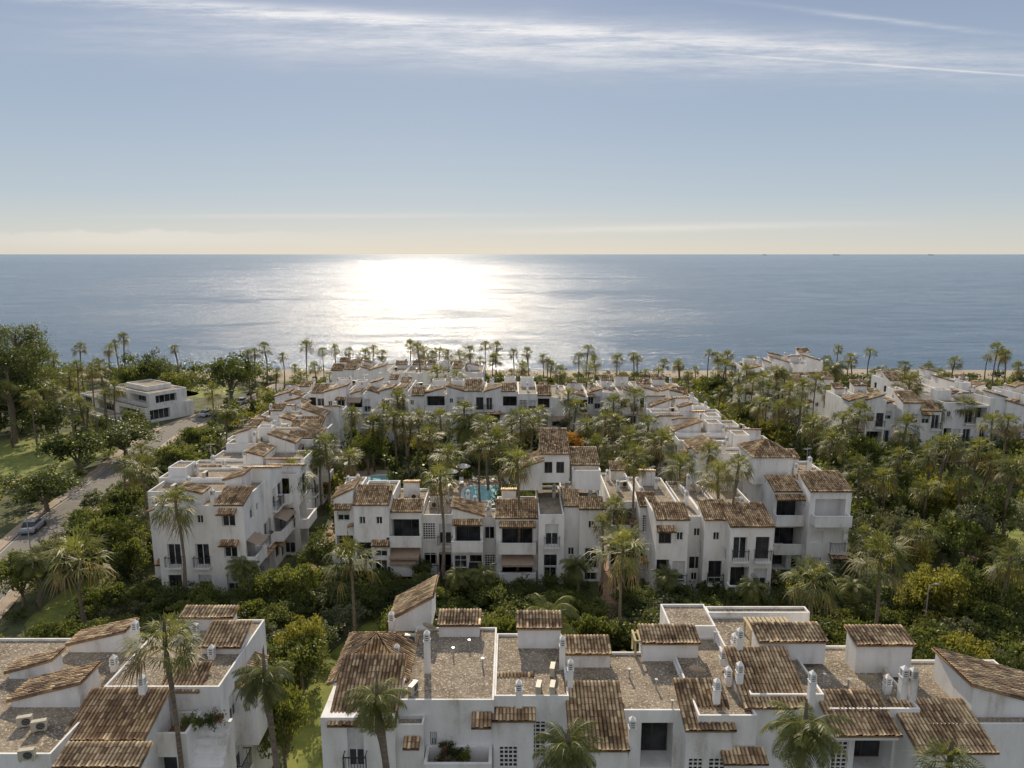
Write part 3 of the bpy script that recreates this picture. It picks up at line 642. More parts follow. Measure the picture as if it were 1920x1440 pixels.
for i,(x,y,a,c) in enumerate(POOLS):
    blob('pool_deck',x,y,a+4.6,c+3.4,.016,PAV,i+50)
    o=bpy.data.objects.new('swimming_pool',None); SC.objects.link(o); o.location=(x,y,0); top(o,'pale turquoise swimming pool with rounded corners in a paved courtyard','swimming pool')
    b=MB(); n=28; P1=[];P2=[]
    sgn=lambda q:(1 if q>=0 else -1)*abs(q)**.55
    for k in range(n):
        t=2*math.pi*k/n; cx_,sy_=sgn(math.cos(t)),sgn(math.sin(t)); P1.append((a*cx_,c*sy_)); P2.append(((a+.4)*cx_,(c+.4)*sy_))
    for k in range(n):
        q=(k+1)%n; b.quad((*P1[k],.12),(*P1[q],.12),(*P2[q],.12),(*P2[k],.12)); b.quad((*P2[k],0),(*P2[q],0),(*P2[q],.12),(*P2[k],.12)); b.quad((*P1[k],0),(*P1[q],0),(*P1[q],.12),(*P1[k],.12))
    obj('coping',b.mesh('coping',[FRW]),o)
    b=MB(); b.poly([(*p,.06) for p in P1]); obj('pool_water',b.mesh('pool_water',[POOL]),o)
def lounger():
    b=MB(); b.box(-.3,.3,-.9,.4,.28,.34); b.quad((-.3,.4,.34),(.3,.4,.34),(.3,.95,.75),(-.3,.95,.75))
    for x in(-.27,.22):
        for y in(-.8,.3): b.box(x,x+.05,y,y+.05,0,.28)
    return b.mesh('sun_lounger',[FRW])
LM=lounger()
for i in range(14):
    a=i*.45-.9; o=obj('sun_lounger',LM,None,(-3.9+5.2*math.cos(a),92+5.2*math.sin(a),.02),random.uniform(-3,3)); top(o,'white sun lounger on paving beside the swimming pool','sun lounger','sun loungers around the pool')
def parasol():
    b=MB(); b.tube([(0,0,0),(0,0,2.4)],[.03,.03],6,1); n=8
    for k in range(n):
        a,c=2*math.pi*k/n,2*math.pi*(k+1)/n; b.poly([(0,0,2.6),(1.1*math.cos(a),1.1*math.sin(a),2.15),(1.1*math.cos(c),1.1*math.sin(c),2.15)])
    return b.mesh('parasol',[FRW,MET])
PM=parasol()
for x,y in ((-8.5,95),(-9.5,91.5),(1.6,95),(-7,97.5),(-23.4,99)):
    o=obj('parasol',PM,None,(x,y,.02)); top(o,'white open parasol on the pool terrace','parasol','parasols around the pool')
o=bpy.data.objects.new('fountain',None); SC.objects.link(o); o.location=(50.7,73.5,0); top(o,'tall white fountain jet rising from a round basin on a lawn','fountain')
b=MB(); b.tube([(0,0,0),(0,0,.4)],[1.8,1.8],20); obj('basin',b.mesh('basin',[PAV]),o)
JET=flat('fountain_spray',(.8,.82,.85),.4); b=MB(); b.tube([(0,0,.4),(0,0,1.4),(0,0,2.2),(.05,0,3)],[.35,.22,.12,.03],8); obj('water_jet',b.mesh('water_jet',[JET]),o)
def lamp(px,py,h):
    X,Y=S(px,py,h)
    e=bpy.data.objects.new('street_lamp',None); SC.objects.link(e); e.location=(X,Y,0); top(e,'slim grey street lamp with short arm beside the greenery','street lamp','street lamps in the complex')
    b=MB(); b.tube([(0,0,0),(0,0,h-.5),(.1,0,h-.1),(.6,0,h)],[.07,.045,.035,.025]); obj('pole',b.mesh('pole',[MET]),e)
    b=MB(); b.box(.45,.85,-.08,.08,h-.06,h+.03); obj('lamp_head',b.mesh('lamp_head',[MET]),e)
for a in ((48,960,6),(428,732,7),(1742,1095,5.5),(482,715,6),(1200,1030,4.5)): lamp(*a)
def car(x,y,rot,col,label):
    e=bpy.data.objects.new('parked_car',None); SC.objects.link(e); e.location=(x,y,.03); e.rotation_euler[2]=rot; e.scale=(.9,.9,.9); top(e,label,'car','cars parked along the road')
    m,nt,bs=newmat('car_paint'); bs.inputs['Roughness'].default_value=.25; bs.inputs['Metallic'].default_value=.3
    n=noise(nt,2,2,geo(nt)); nt.links.new(ramp(nt,n.outputs[0],[(.3,tuple(c*.9 for c in col)),(.7,col)]),bs.inputs['Base Color'])
    def ext(prof,w0,w1,mats,name):
        b=MB(); A=[(px,-w0 if pz<.9 else -w1,pz) for px,pz in prof]; Bq=[(px,w0 if pz<.9 else w1,pz) for px,pz in prof]
        b.poly(A); b.poly(Bq[::-1])
        for i in range(len(prof)): j=(i+1)%len(prof); b.quad(A[i],Bq[i],Bq[j],A[j])
        return b.mesh(name,mats)
    obj('body',ext([(-2.1,.3),(2.1,.3),(2.15,.6),(2.0,.82),(1.1,.93),(-1.7,.95),(-2.1,.9),(-2.15,.6)],.88,.8,[m],'body'),e)
    obj('window',ext([(1.05,.935),(.35,1.36),(-1.0,1.38),(-1.75,.955)],.78,.66,[GLA],'window'),e)
    b=MB(); b.box(-.95,.3,-.64,.64,1.385,1.43); obj('roof_panel',b.mesh('roof_panel',[m]),e)
    def wh():
        b=MB(); n=14
        for s in(-.1,.1): b.poly([(.32*math.cos(2*math.pi*k/n),s,.32*math.sin(2*math.pi*k/n)) for k in range(n)])
        for k in range(n):
            a,c=2*math.pi*k/n,2*math.pi*(k+1)/n; b.quad((.32*math.cos(a),-.1,.32*math.sin(a)),(.32*math.cos(c),-.1,.32*math.sin(c)),(.32*math.cos(c),.1,.32*math.sin(c)),(.32*math.cos(a),.1,.32*math.sin(a)))
        return b.mesh('wheel',[IRN])
    for wx in(-1.35,1.35):
        for wy in(-.82,.82): obj('wheel',cached('wheel',wh),e,(wx,wy,.32))
car(-56.4,79.2,R(102),(.35,.37,.40),'silver grey parked hatchback beside the kerb under trees')
car(-61,139,R(70),(.7,.7,.7),'white car turning on the road near the villa')
car(-58.6,151,R(85),(.4,.42,.45),'silver parked car near the villa')
for px,L in ((1420,80),(1550,150),(1722,120)):
    Y=16000; X=(px-960)/F*Y/.985
    e=bpy.data.objects.new('cargo_ship',None); SC.objects.link(e); e.location=(X,Y,-.85); top(e,'distant hazy cargo ship on the horizon','ship','ships on the horizon')
    b=MB(); b.poly([(-L/2,0,9),(L/2,0,10),(L/2-8,0,0),(-L/2+4,0,0)]); b.poly([(-L/2,20,9),(L/2,20,10),(L/2-8,20,0),(-L/2+4,20,0)]); b.quad((-L/2,0,9),(L/2,0,10),(L/2,20,10),(-L/2,20,9)); b.quad((-L/2,0,9),(-L/2,20,9),(-L/2+4,20,0),(-L/2+4,0,0))
    obj('hull',b.mesh('hull',[SHIPM]),e)
    b=MB(); b.box(-L/2+8,-L/2+24,2,18,9.1,22); b.box(-L/2+30,L/2-25,2,18,9.6,13); obj('superstructure',b.mesh('superstructure',[SHIPM]),e)
# ================= VEGETATION MESHES
def fanpalm(seed):
    r=np.random.default_rng(seed); V=[];Fc=[];T=[]
    n=34+int(r.integers(0,8)); low=r.uniform(105,135)
    for i in range(n):
        el=R(82-low*((i+.5)/n)**.95)+r.normal(0,.18); az=i*2.399+r.normal(0,.35)
        pl=.65+.6*r.random(); fl=.72+.45*r.random()
        d=np.array([math.cos(az)*math.cos(el),math.sin(az)*math.cos(el),math.sin(el)])
        side=np.array([-math.sin(az),math.cos(az),0]); up=np.cross(side,d)*-1
        base=np.array([0,0,.0]); tip=d*pl+np.array([0,0,-.05])
        a=len(V); V+= [base-side*.025,base+side*.025,tip+side*.02,tip-side*.02]; Fc.append([a,a+1,a+2,a+3]); dead=1 if i>n*.80 else 0
        t0=(.05+.15*r.random()) if dead else .42+.58*r.random(); T.append(t0)
        k=11
        for j in range(k):
            th=(j-(k-1)/2)*R(16); dd=d*math.cos(th)+side*math.sin(th); pp=-d*math.sin(th)+side*math.cos(th)
            L=fl*(1-.2*abs(th)/1.7)*(1+.18*r.normal()); fold=up*(.10*abs(math.sin(th)))
            mid=tip+dd*L*.55+fold*L-np.array([0,0,.04]); end=tip+dd*L-np.array([0,0,.24+.3*r.random()+ (.3 if dead else 0)])
            a=len(V); V+=[tip,mid-pp*.04,end,mid+pp*.04]; Fc.append([a,a+1,a+2,a+3]); T.append(t0*.8+.2*r.random() if not dead else t0)
    return npmesh('crown',np.array(V),np.array(Fc),[PALMM],T)
def featherpalm(seed):
    r=np.random.default_rng(seed); V=[];Fc=[];T=[]
    n=40
    for i in range(n):
        el=R(75-105*((i+.5)/n))+r.normal(0,.1); az=i*2.399+r.normal(0,.25); L=1.9+.5*r.random(); t0=.42+.55*r.random()
        if i>n*.9: t0=.15
        h=np.array([math.cos(az),math.sin(az),0]); side=np.array([-math.sin(az),math.cos(az),0]); pos=np.zeros(3); e=el; pts=[pos.copy()]; K=14
        for k in range(K):
            e-=.095+.06*k/K; pos=pos+(h*math.cos(e)+np.array([0,0,math.sin(e)]))*L/K; pts.append(pos.copy())
        for k in range(K):
            p0,p1=pts[k],pts[k+1]; a=len(V); V+=[p0-side*.025,p0+side*.025,p1+side*.02,p1-side*.02]; Fc.append([a,a+1,a+2,a+3]); T.append(t0)
            if k<2: continue
            for m_ in (0,.33,.66):
                q=p0+(p1-p0)*m_; fw=(p1-p0)/np.linalg.norm(p1-p0); ll=.55*math.sin(math.pi*min(1,(k+m_)/K*.85+.12))**.6*(.8+.4*r.random())
                for s in(-1,1):
                    end=q+side*s*ll*.8+fw*ll*.5-np.array([0,0,ll*(.35+.4*r.random())]); mid=(q+end)/2+np.array([0,0,.04])
                    a=len(V); V+=[q,mid-fw*.028,end,mid+fw*.028]; Fc.append([a,a+1,a+2,a+3]); T.append(min(1,t0*.8+.25*r.random()))
    return npmesh('crown',np.array(V),np.array(Fc),[PALMM],T)
FANS=[fanpalm(i) for i in range(8)]; FEA=[featherpalm(20+i) for i in range(3)]
def palmtrunk(seed):
    r=random.Random(seed); b=MB(); bx,by=r.uniform(-.45,.45),r.uniform(-.45,.45)
    zs=[i/14 for i in range(15)]
    b.tube([(bx*math.sin(z*3.14),by*math.sin(z*3.14),z) for z in zs],[.19-.10*z+(.015 if i%2 else 0) + (.08 if z==0 else 0)+(.06 if z>.94 else 0) for i,z in enumerate(zs)],8)
    return b.mesh('trunk',[BARK])
TR=[palmtrunk(i) for i in range(5)]
NP=[0]
def palm(X,Y,h,cs,kind='fan'):
    i=NP[0]; NP[0]+=1
    e=bpy.data.objects.new('palm_tree',None); SC.objects.link(e); e.location=(X,Y,0); e.rotation_euler[2]=random.uniform(0,6.28)
    if kind=='fan': top(e,'tall slender fan palm with shaggy green crown in the garden','palm tree','palm trees around the complex')
    else: top(e,'feather-leaved palm with arching drooping green fronds','palm tree','palm trees around the complex')
    obj('trunk',TR[i%5],e,(0,0,0),0,(.85,.85,h))
    me=FANS[i%8] if kind=='fan' else FEA[i%3]
    o=obj('crown',me,e,(0,0,h),0,(cs,cs,cs*random.uniform(.8,1.15))); o.rotation_euler=(random.uniform(-.18,.18),random.uniform(-.18,.18),0)
def ppx(px,py,cw,h,kind='fan'):
    X,Y=S(px,py,h); d=Y/ (CP+(720-py)/F*SP); wm=cw*1.1/F*d; base=3.1 if kind=='fan' else 3.9
    palm(X,Y,h,min(1.8,max(.75,wm/base)),kind)
PAL=[(310,1212,120,13.6,'fan'),(495,1270,95,13.4,'fea'),(705,1312,105,13.0,'fea'),(1065,1402,125,11.4,'fea'),(1510,1368,145,12.4,'fea'),(1780,1436,80,10.8,'fan'),
(150,1050,100,7,'fan'),(330,950,72,9.8,'fan'),(265,885,60,8.5,'fan'),(235,870,45,8,'fan'),(658,1055,88,8.2,'fan'),(825,905,62,11,'fan'),(970,872,66,11.6,'fan'),(1168,1035,92,9,'fan'),(1190,862,58,12,'fan'),
(1345,892,64,10.8,'fan'),(1385,880,55,11,'fan'),(1525,1090,84,7,'fan'),(1650,1048,92,9,'fan'),(1030,1158,115,6,'fea'),(1775,840,64,11,'fan'),(1835,845,56,10.6,'fan'),(1905,880,60,10,'fan'),(1895,1050,72,8,'fan'),
(1705,725,50,10.5,'fan'),(1580,790,50,9,'fan'),(1612,775,48,9.5,'fan'),(1525,800,46,8,'fan'),(1555,738,38,9,'fan'),(1685,860,50,8,'fan'),(1860,795,40,9,'fan'),(1890,795,40,9,'fan'),(1640,760,44,9,'fan'),(1810,760,44,9,'fan'),(1760,770,40,8,'fan'),(1500,770,40,9,'fan'),(1655,900,50,7,'fan'),(1720,1000,60,6,'fan'),(1610,880,50,8,'fan'),(1700,800,44,9,'fan'),(1740,860,50,9,'fan'),(1800,900,56,8,'fan'),(1860,870,50,9,'fan'),(1560,830,44,9,'fan'),(1455,700,34,11,'fan'),(1400,700,34,10,'fan'),(1430,715,36,10,'fan'),(1385,745,40,8,'fan'),(1505,730,38,10,'fan'),(1530,715,36,10,'fan'),(1460,770,44,8.5,'fan'),
(745,752,40,10,'fan'),(755,790,44,10,'fan'),(785,785,46,10,'fan'),(738,788,40,10,'fan'),(825,785,46,9.5,'fan'),(820,703,36,10,'fan'),(880,795,76,7.5,'fea'),(935,828,55,9,'fan'),(975,788,48,10,'fan'),(1000,800,44,9,'fan'),(840,855,54,10,'fan'),(770,810,46,8,'fan'),(960,805,44,8.5,'fan'),(700,800,44,7,'fan'),(1010,780,44,8,'fan'),(1120,840,50,7.5,'fan'),(1080,770,40,8,'fan'),(900,840,50,8.5,'fan'),(720,770,40,9,'fan'),(870,770,42,9,'fan'),(1150,760,40,9,'fan'),(805,820,46,8.5,'fan'),(1215,800,46,9,'fan'),(660,780,36,9,'fan'),(915,800,46,9,'fan'),(1100,800,46,9,'fan'),(1065,745,36,9.5,'fan'),
(1190,748,42,10,'fan'),(1135,790,48,9.5,'fan'),(1160,800,46,9,'fan'),(1100,722,30,9,'fan'),(1240,832,58,9,'fan'),(1275,878,62,9,'fan'),(1180,825,50,9.5,'fan'),(1480,738,44,10.5,'fan'),(1470,712,36,10,'fan'),(1440,735,44,10,'fan'),(1412,722,36,10,'fan'),(1425,760,40,9,'fan'),
(655,860,48,7.5,'fan'),(610,840,55,8,'fan'),(580,860,50,7.5,'fan'),(550,895,60,8,'fan'),(600,865,40,7,'fan'),(563,812,40,8,'fan'),(425,775,46,8,'fea'),(555,740,36,6,'fea'),(398,735,36,6,'fan'),(1155,955,50,8,'fan'),(1330,850,40,10,'fan'),
(215,728,36,9,'fan'),(185,685,30,12,'fan'),(172,695,30,12,'fan'),(145,690,30,12,'fan'),(130,708,30,10,'fan'),(150,762,34,9,'fan'),(165,772,34,8,'fan'),(10,730,34,10,'fan'),(135,748,30,9,'fan'),(195,745,30,8,'fan'),(265,850,40,7,'fan'),(100,730,34,10,'fan'),(60,745,34,9,'fan'),
(1620,1010,50,6,'fan'),(1740,920,50,7,'fan'),(1415,1100,60,4.5,'fea'),(1600,1100,60,4,'fea'),(905,1075,55,3.4,'fea'),(860,1080,50,3,'fea'),(1080,1060,60,4,'fea'),(1250,1080,50,3.5,'fea'),(455,1060,60,3.5,'fea'),(1130,985,36,7,'fan'),(60,1050,70,5,'fea'),(1660,700,50,6,'fea'),(1360,690,36,8,'fan'),(1560,690,60,8,'fea')]
for a in PAL: ppx(*a)
FARP=[(150,655),(205,655),(215,645),(232,635),(327,655),(100,672),(465,665),(478,662),(496,655),(530,668),(553,690),(575,650),(605,660),(628,656),(655,660),(685,665),(700,657),(716,665),(770,648),(783,655),(795,662),(840,665),(862,670),(880,660),(910,650),(900,675),(932,650),(925,675),(988,662),(1018,672),(1028,680),(1050,700),(1085,675),(1103,657),(1115,680),(1157,675),(1188,668),(1210,700),(1245,682),(1272,682),(1330,662),(1345,670),(1365,668),(1632,662),(1595,672),(1572,655),(1550,676),(1790,680),(1870,658),(1885,665),(1910,690),(1455,690),(1235,700),(590,690),(520,700),(1140,705),(1170,710),(960,700),(880,690),(1290,705)]
for i,(px,py) in enumerate(FARP):
    Y=random.uniform(146,176); X,z=XZ(px,py,Y)
    while z<6.3: Y-=6; X,z=XZ(px,py,Y)
    if z>12.5: Y=min(182,Y+8); X,z=XZ(px,py,Y)
    palm(X,Y,z,random.uniform(.75,1.2))
for i in range(46):
    Y=random.uniform(128,176); X=random.uniform(-45,.7*Y)
    if any(a-1<X<c+1 and e-1<Y<g_+1 for a,c,e,g_ in FOOT): continue
    palm(X,Y,random.uniform(4.5,9),random.uniform(.75,1.2))
def leafcloud(C,size,r,flatz=.5):
    n=len(C); a=r.normal(size=(n,3)); a/=np.linalg.norm(a,axis=1)[:,None]; t=r.normal(size=(n,3)); t[:,2]*=flatz
    u=np.cross(a,t); u/=np.linalg.norm(u,axis=1)[:,None]+1e-9; w=np.cross(a,u)
    s=(size*(.6+.8*r.random(n)))[:,None]; 
    V=np.stack([C-u*s*.5,C-w*s*.3,C+u*s*.5,C+w*s*.3],1).reshape(-1,3)
    return V,np.arange(4*n).reshape(n,4)
def crown_pts(r,rx,rz,nc,per,cr,bias=.65):
    d=r.normal(size=(nc,3)); d/=np.linalg.norm(d,axis=1)[:,None]; d[:,2]=np.where(d[:,2]<-.45,-d[:,2],d[:,2])
    lump=1+.32*np.sin(d[:,0]*3.1+r.random()*6)*np.cos(d[:,1]*2.7+r.random()*6)+.18*r.normal(size=nc)
    rad=(bias+(1-bias)*r.random(nc))*lump; rad*=np.where(r.random(nc)<.25,.5,1)
    c=d*rad[:,None]*np.array([rx,rx,rz]); crs=cr*(.5+.9*r.random(nc))
    o=r.normal(size=(nc,per,3)); o/=np.linalg.norm(o,axis=2)[:,:,None]; o*=(r.random((nc,per,1))**.4)*1.15; o*=crs[:,None,None]*np.array([1,1,.7])
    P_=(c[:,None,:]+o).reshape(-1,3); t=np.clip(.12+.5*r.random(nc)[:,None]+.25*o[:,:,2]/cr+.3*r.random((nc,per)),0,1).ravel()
    return P_,t,c
def treevariant(seed,rx,rz,nc,per,mat,leaf,cr,trunkh,dens=1):
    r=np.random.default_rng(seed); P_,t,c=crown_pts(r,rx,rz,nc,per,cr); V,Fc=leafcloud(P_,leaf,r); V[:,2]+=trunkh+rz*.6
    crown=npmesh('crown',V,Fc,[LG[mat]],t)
    b=MB(); fh=trunkh*.8; b.tube([(0,0,0),(.05,.03,fh*.5),(0,0,fh)],[.2,.15,.12],8)
    for k in range(9):
        q=c[(k*7)%len(c)]; e=(q[0]*.8,q[1]*.8,trunkh+rz*.6+q[2]*.8); b.tube([(0,0,fh*(.7+.03*k)),(e[0]*.5+.1,e[1]*.5,(fh+e[2])/2+.1),e],[.09,.06,.02],5)
    return b.mesh('trunk',[BARK]),crown,trunkh+rz*1.6
TV=[treevariant(100,2.2,1.7,75,60,0,.22,.56,1.6),treevariant(101,2.3,1.5,70,60,1,.24,.58,1.8),treevariant(102,2.1,1.6,70,60,2,.22,.56,1.5),treevariant(103,2.0,1.9,70,60,3,.19,.53,1.6),
    treevariant(104,2.5,1.5,85,60,0,.22,.56,1.5),treevariant(105,2.2,1.4,80,60,1,.26,.53,1.4),treevariant(106,2.1,1.6,75,60,4,.24,.58,1.5),treevariant(107,1.9,2.2,75,60,0,.26,.5,1.8)]
TLAB=['dense dark green broadleaf tree in the garden','leafy green garden tree with uneven crown','yellow-green backlit leafy tree in the garden','grey-green olive-like tree with fine leaves','wide dark green tree with rounded crown','leafy green tree with layered spreading crown','small autumn tree with mustard-orange leaves','upright dark green tree with dense crown']
TREES=[]
def blocked(X,Y,mg,extra=True):
    if any(a-mg<X<c+mg and e-mg<Y<g_+mg for a,c,e,g_ in FOOT): return True
    for p in RQ:
        if (p.x-X)**2+(p.y-Y)**2<(4.1+mg*.6)**2: return True
    for x,y,a,c in LAWN:
        if ((X-x)/(a+mg*.3))**2+((Y-y)/(c+mg*.3))**2<1: return True
    for x,y,a,c in POOLS:
        if ((X-x)/(a+3.4+mg*.5))**2+((Y-y)/(c+2.8+mg*.5))**2<1: return True
    for p in paths:
        for (ax,ay),(bx,by) in zip(p,p[1:]):
            t=max(0,min(1,((X-ax)*(bx-ax)+(Y-ay)*(by-ay))/((bx-ax)**2+(by-ay)**2)))
            if math.hypot(X-ax-t*(bx-ax),Y-ay-t*(by-ay))<.9+mg*.4: return True
    if -6<X<-.5 and 72<Y<88: return mg>.5
    return (abs(X-50.7)<3 and abs(Y-73.5)<3)
def vis(X,Y,m=4): return abs(X)<.74*Y+m
for px,py,wp,h,v in [(280,668,80,10,0),(430,676,105,9.5,4),(240,690,60,8,1),(145,812,115,6,4),(235,800,110,5,0),(85,885,125,5,0),(330,835,80,5,1),(40,725,90,8,4),(85,760,90,7,0),(20,690,120,12,7),(335,700,60,7,1),(690,755,45,7,7),(205,970,110,6.0,1),(110,1010,100,5,3),
    (1048,812,76,7.0,6),(1075,822,50,6,6),(1630,820,80,7.5,1),(1760,890,110,7,2),(1860,920,100,7,0),(1640,965,90,4.5,3),(1750,1060,110,6,2),(1850,1060,100,6.5,0),(1230,820,60,7.5,3),(690,815,60,6,1),(1340,705,50,6,0),(1480,690,50,6,0),(370,800,60,5,1),(530,1290,100,6,1),(1700,1010,80,5,2),(560,1060,80,4.5,1),(600,1010,80,4,0),(500,1070,80,4,1),(40,1040,110,5,1),(1400,760,60,6,1),(1440,785,60,6,2),(240,910,80,5,1)]:
    X,Y=S(px,py,h); TREES.append((X,Y-.5,h,wp/F*Y/.97,v))
nexp=len(TREES)
rg=random.Random(5)
def scatter(x0,x1,y0,y1,sp,hf,wf,vs,mg=1.0,prob=1):
    y=y0
    while y<y1:
        x=x0+rg.uniform(0,sp)
        while x<x1:
            X=x+rg.uniform(-.35,.35)*sp;Y=y+rg.uniform(-.35,.35)*sp
            if rg.random()<prob and vis(X,Y) and not blocked(X,Y,mg): TREES.append((X,Y,hf(X,Y),wf(),rg.choice(vs)))
            x+=sp
        y+=sp*.9
U_=rg.uniform
scatter(-44,45,43,53,3.0,lambda X,Y:U_(2.8,4.6),lambda:U_(3.2,5),[0,1,4,5,1,1,5,3,2])
scatter(-44,45,53.5,59,2.9,lambda X,Y:U_(1.8,3.2),lambda:U_(3.0,4.4),[0,1,0,5,4,1,3])
scatter(-44,36,59.5,66,2.9,lambda X,Y:U_(1.2,2.4),lambda:U_(2.4,3.4),[0,1,4,0,7])
scatter(-25,20,77,113,3.8,lambda X,Y:U_(3,6),lambda:U_(3.0,4.6),[0,1,4,5,3,2,0],1.2,.9)
scatter(34,80,46,107,4.0,lambda X,Y:U_(2.5,6.8),lambda:U_(3.2,5.6),[0,1,2,4,3,5,1,2],1.2,.9)
scatter(-52,-37,60,112,3.6,lambda X,Y:U_(2.5,4.8),lambda:U_(3,4.4),[0,1,3,1],.9)
scatter(-125,-60,66,92,4.6,lambda X,Y:U_(1.8,3.8),lambda:U_(3,4.6),[0,1,4,3,1,2],1.0,.8)
scatter(-125,-97,92,125,4.8,lambda X,Y:U_(4,7.5),lambda:U_(4,6.5),[0,1,4,3,0],1.4)
scatter(-150,-64,120,184,5.2,lambda X,Y:(U_(3,4.5) if Y<134 and X>-100 else U_(5,9)) if Y<165 else U_(3,5.5),lambda:U_(4.5,7),[0,1,4,1,3],1.4)
scatter(-62,150,128,160,5.0,lambda X,Y:U_(3,5.5),lambda:U_(4,6),[0,4,1,2,3,5],1.2)
scatter(-62,150,160,180,4.6,lambda X,Y:U_(1.6,3.0),lambda:U_(3,5),[0,4,3,1],1.2,.8)
scatter(30,52,100,124,4.2,lambda X,Y:U_(4,6.5),lambda:U_(3.6,5),[0,1,4,5,2],1.2)
scatter(52,110,94,105,4.0,lambda X,Y:U_(3.5,6),lambda:U_(3.6,5),[0,1,4,5,2],1.0)
first=TREES[:nexp]; rest=sorted(TREES[nexp:],key=lambda t:t[1]); ind=first+rest[:298-nexp]; stuff=rest[298-nexp:]
for X,Y,h,w,v in ind:
    tk,cr_,hh=TV[v]
    e=bpy.data.objects.new('broadleaf_tree',None); SC.objects.link(e); e.location=(X,Y,0); e.rotation_euler[2]=rg.uniform(0,6.28); top(e,TLAB[v],'tree','broadleaf trees in the gardens')
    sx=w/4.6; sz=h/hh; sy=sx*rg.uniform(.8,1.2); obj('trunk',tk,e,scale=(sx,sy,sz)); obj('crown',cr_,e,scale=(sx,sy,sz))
def bigcloud(name,items,mats,ppt,leaf,label,zc=.55,hz=.5):
    VV=[];FF=[];TT=[];MI=[];o=0; r=np.random.default_rng(9)
    for X,Y,h,w,v in items:
        P_,t,c=crown_pts(r,w/2*.85,h*hz*.8,14,ppt,w*.2); P_[:,0]+=X;P_[:,1]+=Y;P_[:,2]+=h*zc; P_[:,2]=np.maximum(P_[:,2],.1)
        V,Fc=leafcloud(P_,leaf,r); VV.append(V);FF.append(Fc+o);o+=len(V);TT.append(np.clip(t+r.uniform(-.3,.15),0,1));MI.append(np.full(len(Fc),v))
    ob=obj(name,npmesh(name,np.concatenate(VV),np.concatenate(FF),mats,np.concatenate(TT),np.concatenate(MI))); ob['kind']='stuff'; ob['label']=label; ob['category']='vegetation'
mmap={0:0,1:1,2:2,3:3,4:0,5:1,6:4,7:0}
bigcloud('distant_trees',[(X,Y,h,w,mmap[v]) for X,Y,h,w,v in stuff],LG,24,.5,'dark green wood and scrub between the houses and the beach')
SV=[]
for i,mt in enumerate((0,1,2,3,5)):
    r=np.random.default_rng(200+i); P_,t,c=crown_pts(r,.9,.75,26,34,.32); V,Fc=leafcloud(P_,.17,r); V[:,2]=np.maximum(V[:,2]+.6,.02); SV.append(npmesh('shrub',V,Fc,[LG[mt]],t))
SL=['rounded dark green shrub in a garden bed','bright green leafy shrub in a garden bed','yellow-green leafy shrub in a garden bed','grey-green fine-leaved shrub in a garden bed','flowering shrub covered with pink blossoms']
SH=[]
def scs(x0,x1,y0,y1,sp,prob=.8):
    y=y0
    while y<y1:
        x=x0
        while x<x1:
            X=x+rg.uniform(-.5,.5)*sp;Y=y+rg.uniform(-.5,.5)*sp
            if rg.random()<prob and vis(X,Y,2) and not blocked(X,Y,.3): SH.append((X,Y,rg.uniform(.6,1.6),rg.choice([0,0,1,1,2,3])))
            x+=sp
        y+=sp
scs(-44,46,41,66,2.3); scs(34,76,64,108,2.8,.75); scs(-25,20,77,114,2.6); scs(-52,-37,66,112,2.6); scs(-110,-60,70,130,3.2,.7); scs(-60,140,127,182,3.8,.7); scs(-140,-60,130,184,4.5,.5)
for i in range(12):
    X,Y=S(1250+rg.uniform(-40,110),712+rg.uniform(-6,14),1); SH.append((X,Y,1.6,4))
for px,py,z in ((350,1350,8.6),(370,1352,8.6),(392,1350,8.6),(408,1345,8.6),(838,1400,7.7),(850,1385,7.7),(840,1355,8.2),(830,1420,7.4),(870,1415,7.4),(855,1410,7.4)):
    X,Y=S(px,py,z); e=obj('potted_plant',SV[rg.choice([1,0,4])],None,(X,Y,z-.5),rg.random()*6,(.42,.42,.55)); top(e,'leafy potted plant growing along a white balcony wall','plant','plants on the balconies')
SH.sort(key=lambda t:t[1])
for X,Y,s_,v in SH[:280]:
    o=obj('shrub',SV[v],None,(X,Y,0),rg.uniform(0,6.28),(s_,s_,s_*rg.uniform(.7,1.1))); top(o,SL[v],'shrub','shrubs in the gardens')
bigcloud('ground_cover',[(X,Y,s_*1.3,s_*2.2,{4:5}.get(v,v)) for X,Y,s_,v in SH[280:]],LG,10,.4,'mixed low shrubs and ground cover under the trees',.3,.45)
def pine(X,Y,h,w,seed):
    r=np.random.default_rng(seed); e=bpy.data.objects.new('pine_tree',None); SC.objects.link(e); e.location=(X,Y,0); top(e,'very tall dark pine with open ragged crown','tree')
    b=MB(); b.tube([(0,0,0),(.3,0,h*.4),(-.2,.2,h*.9)],[.5,.35,.12],9); PP=[];TT=[]
    for k in range(40):
        z=h*(.35+.62*r.random()); az=r.random()*6.28; rr=w/2*(.35+.65*r.random())*(1-.6*max(0,(z/h-.6)/.4)); q=np.array([rr*math.cos(az),rr*math.sin(az),z])
        b.tube([(0,0,z*.88),(q[0]*.6,q[1]*.6,z*.96),tuple(q)],[.12,.07,.02],5)
        n=200; o=r.normal(size=(n,3))*np.array([1.,1.,.45])*w*.085; PP.append(q+o); TT.append(np.clip(.3*r.random()+.2+.3*r.random(n),0,1))
    V,Fc=leafcloud(np.concatenate(PP),.35,r); obj('trunk',b.mesh('trunk',[BARK]),e); obj('crown',npmesh('crown',V,Fc,[LG[0]],np.concatenate(TT)),e)
for px,py,Y,w,sd in ((25,606,125,13,1),(-25,615,128,12,2),(60,640,135,9,3),(5,650,118,9,5)):
    X,z=XZ(px,py,Y); pine(X,Y,z,w,sd)
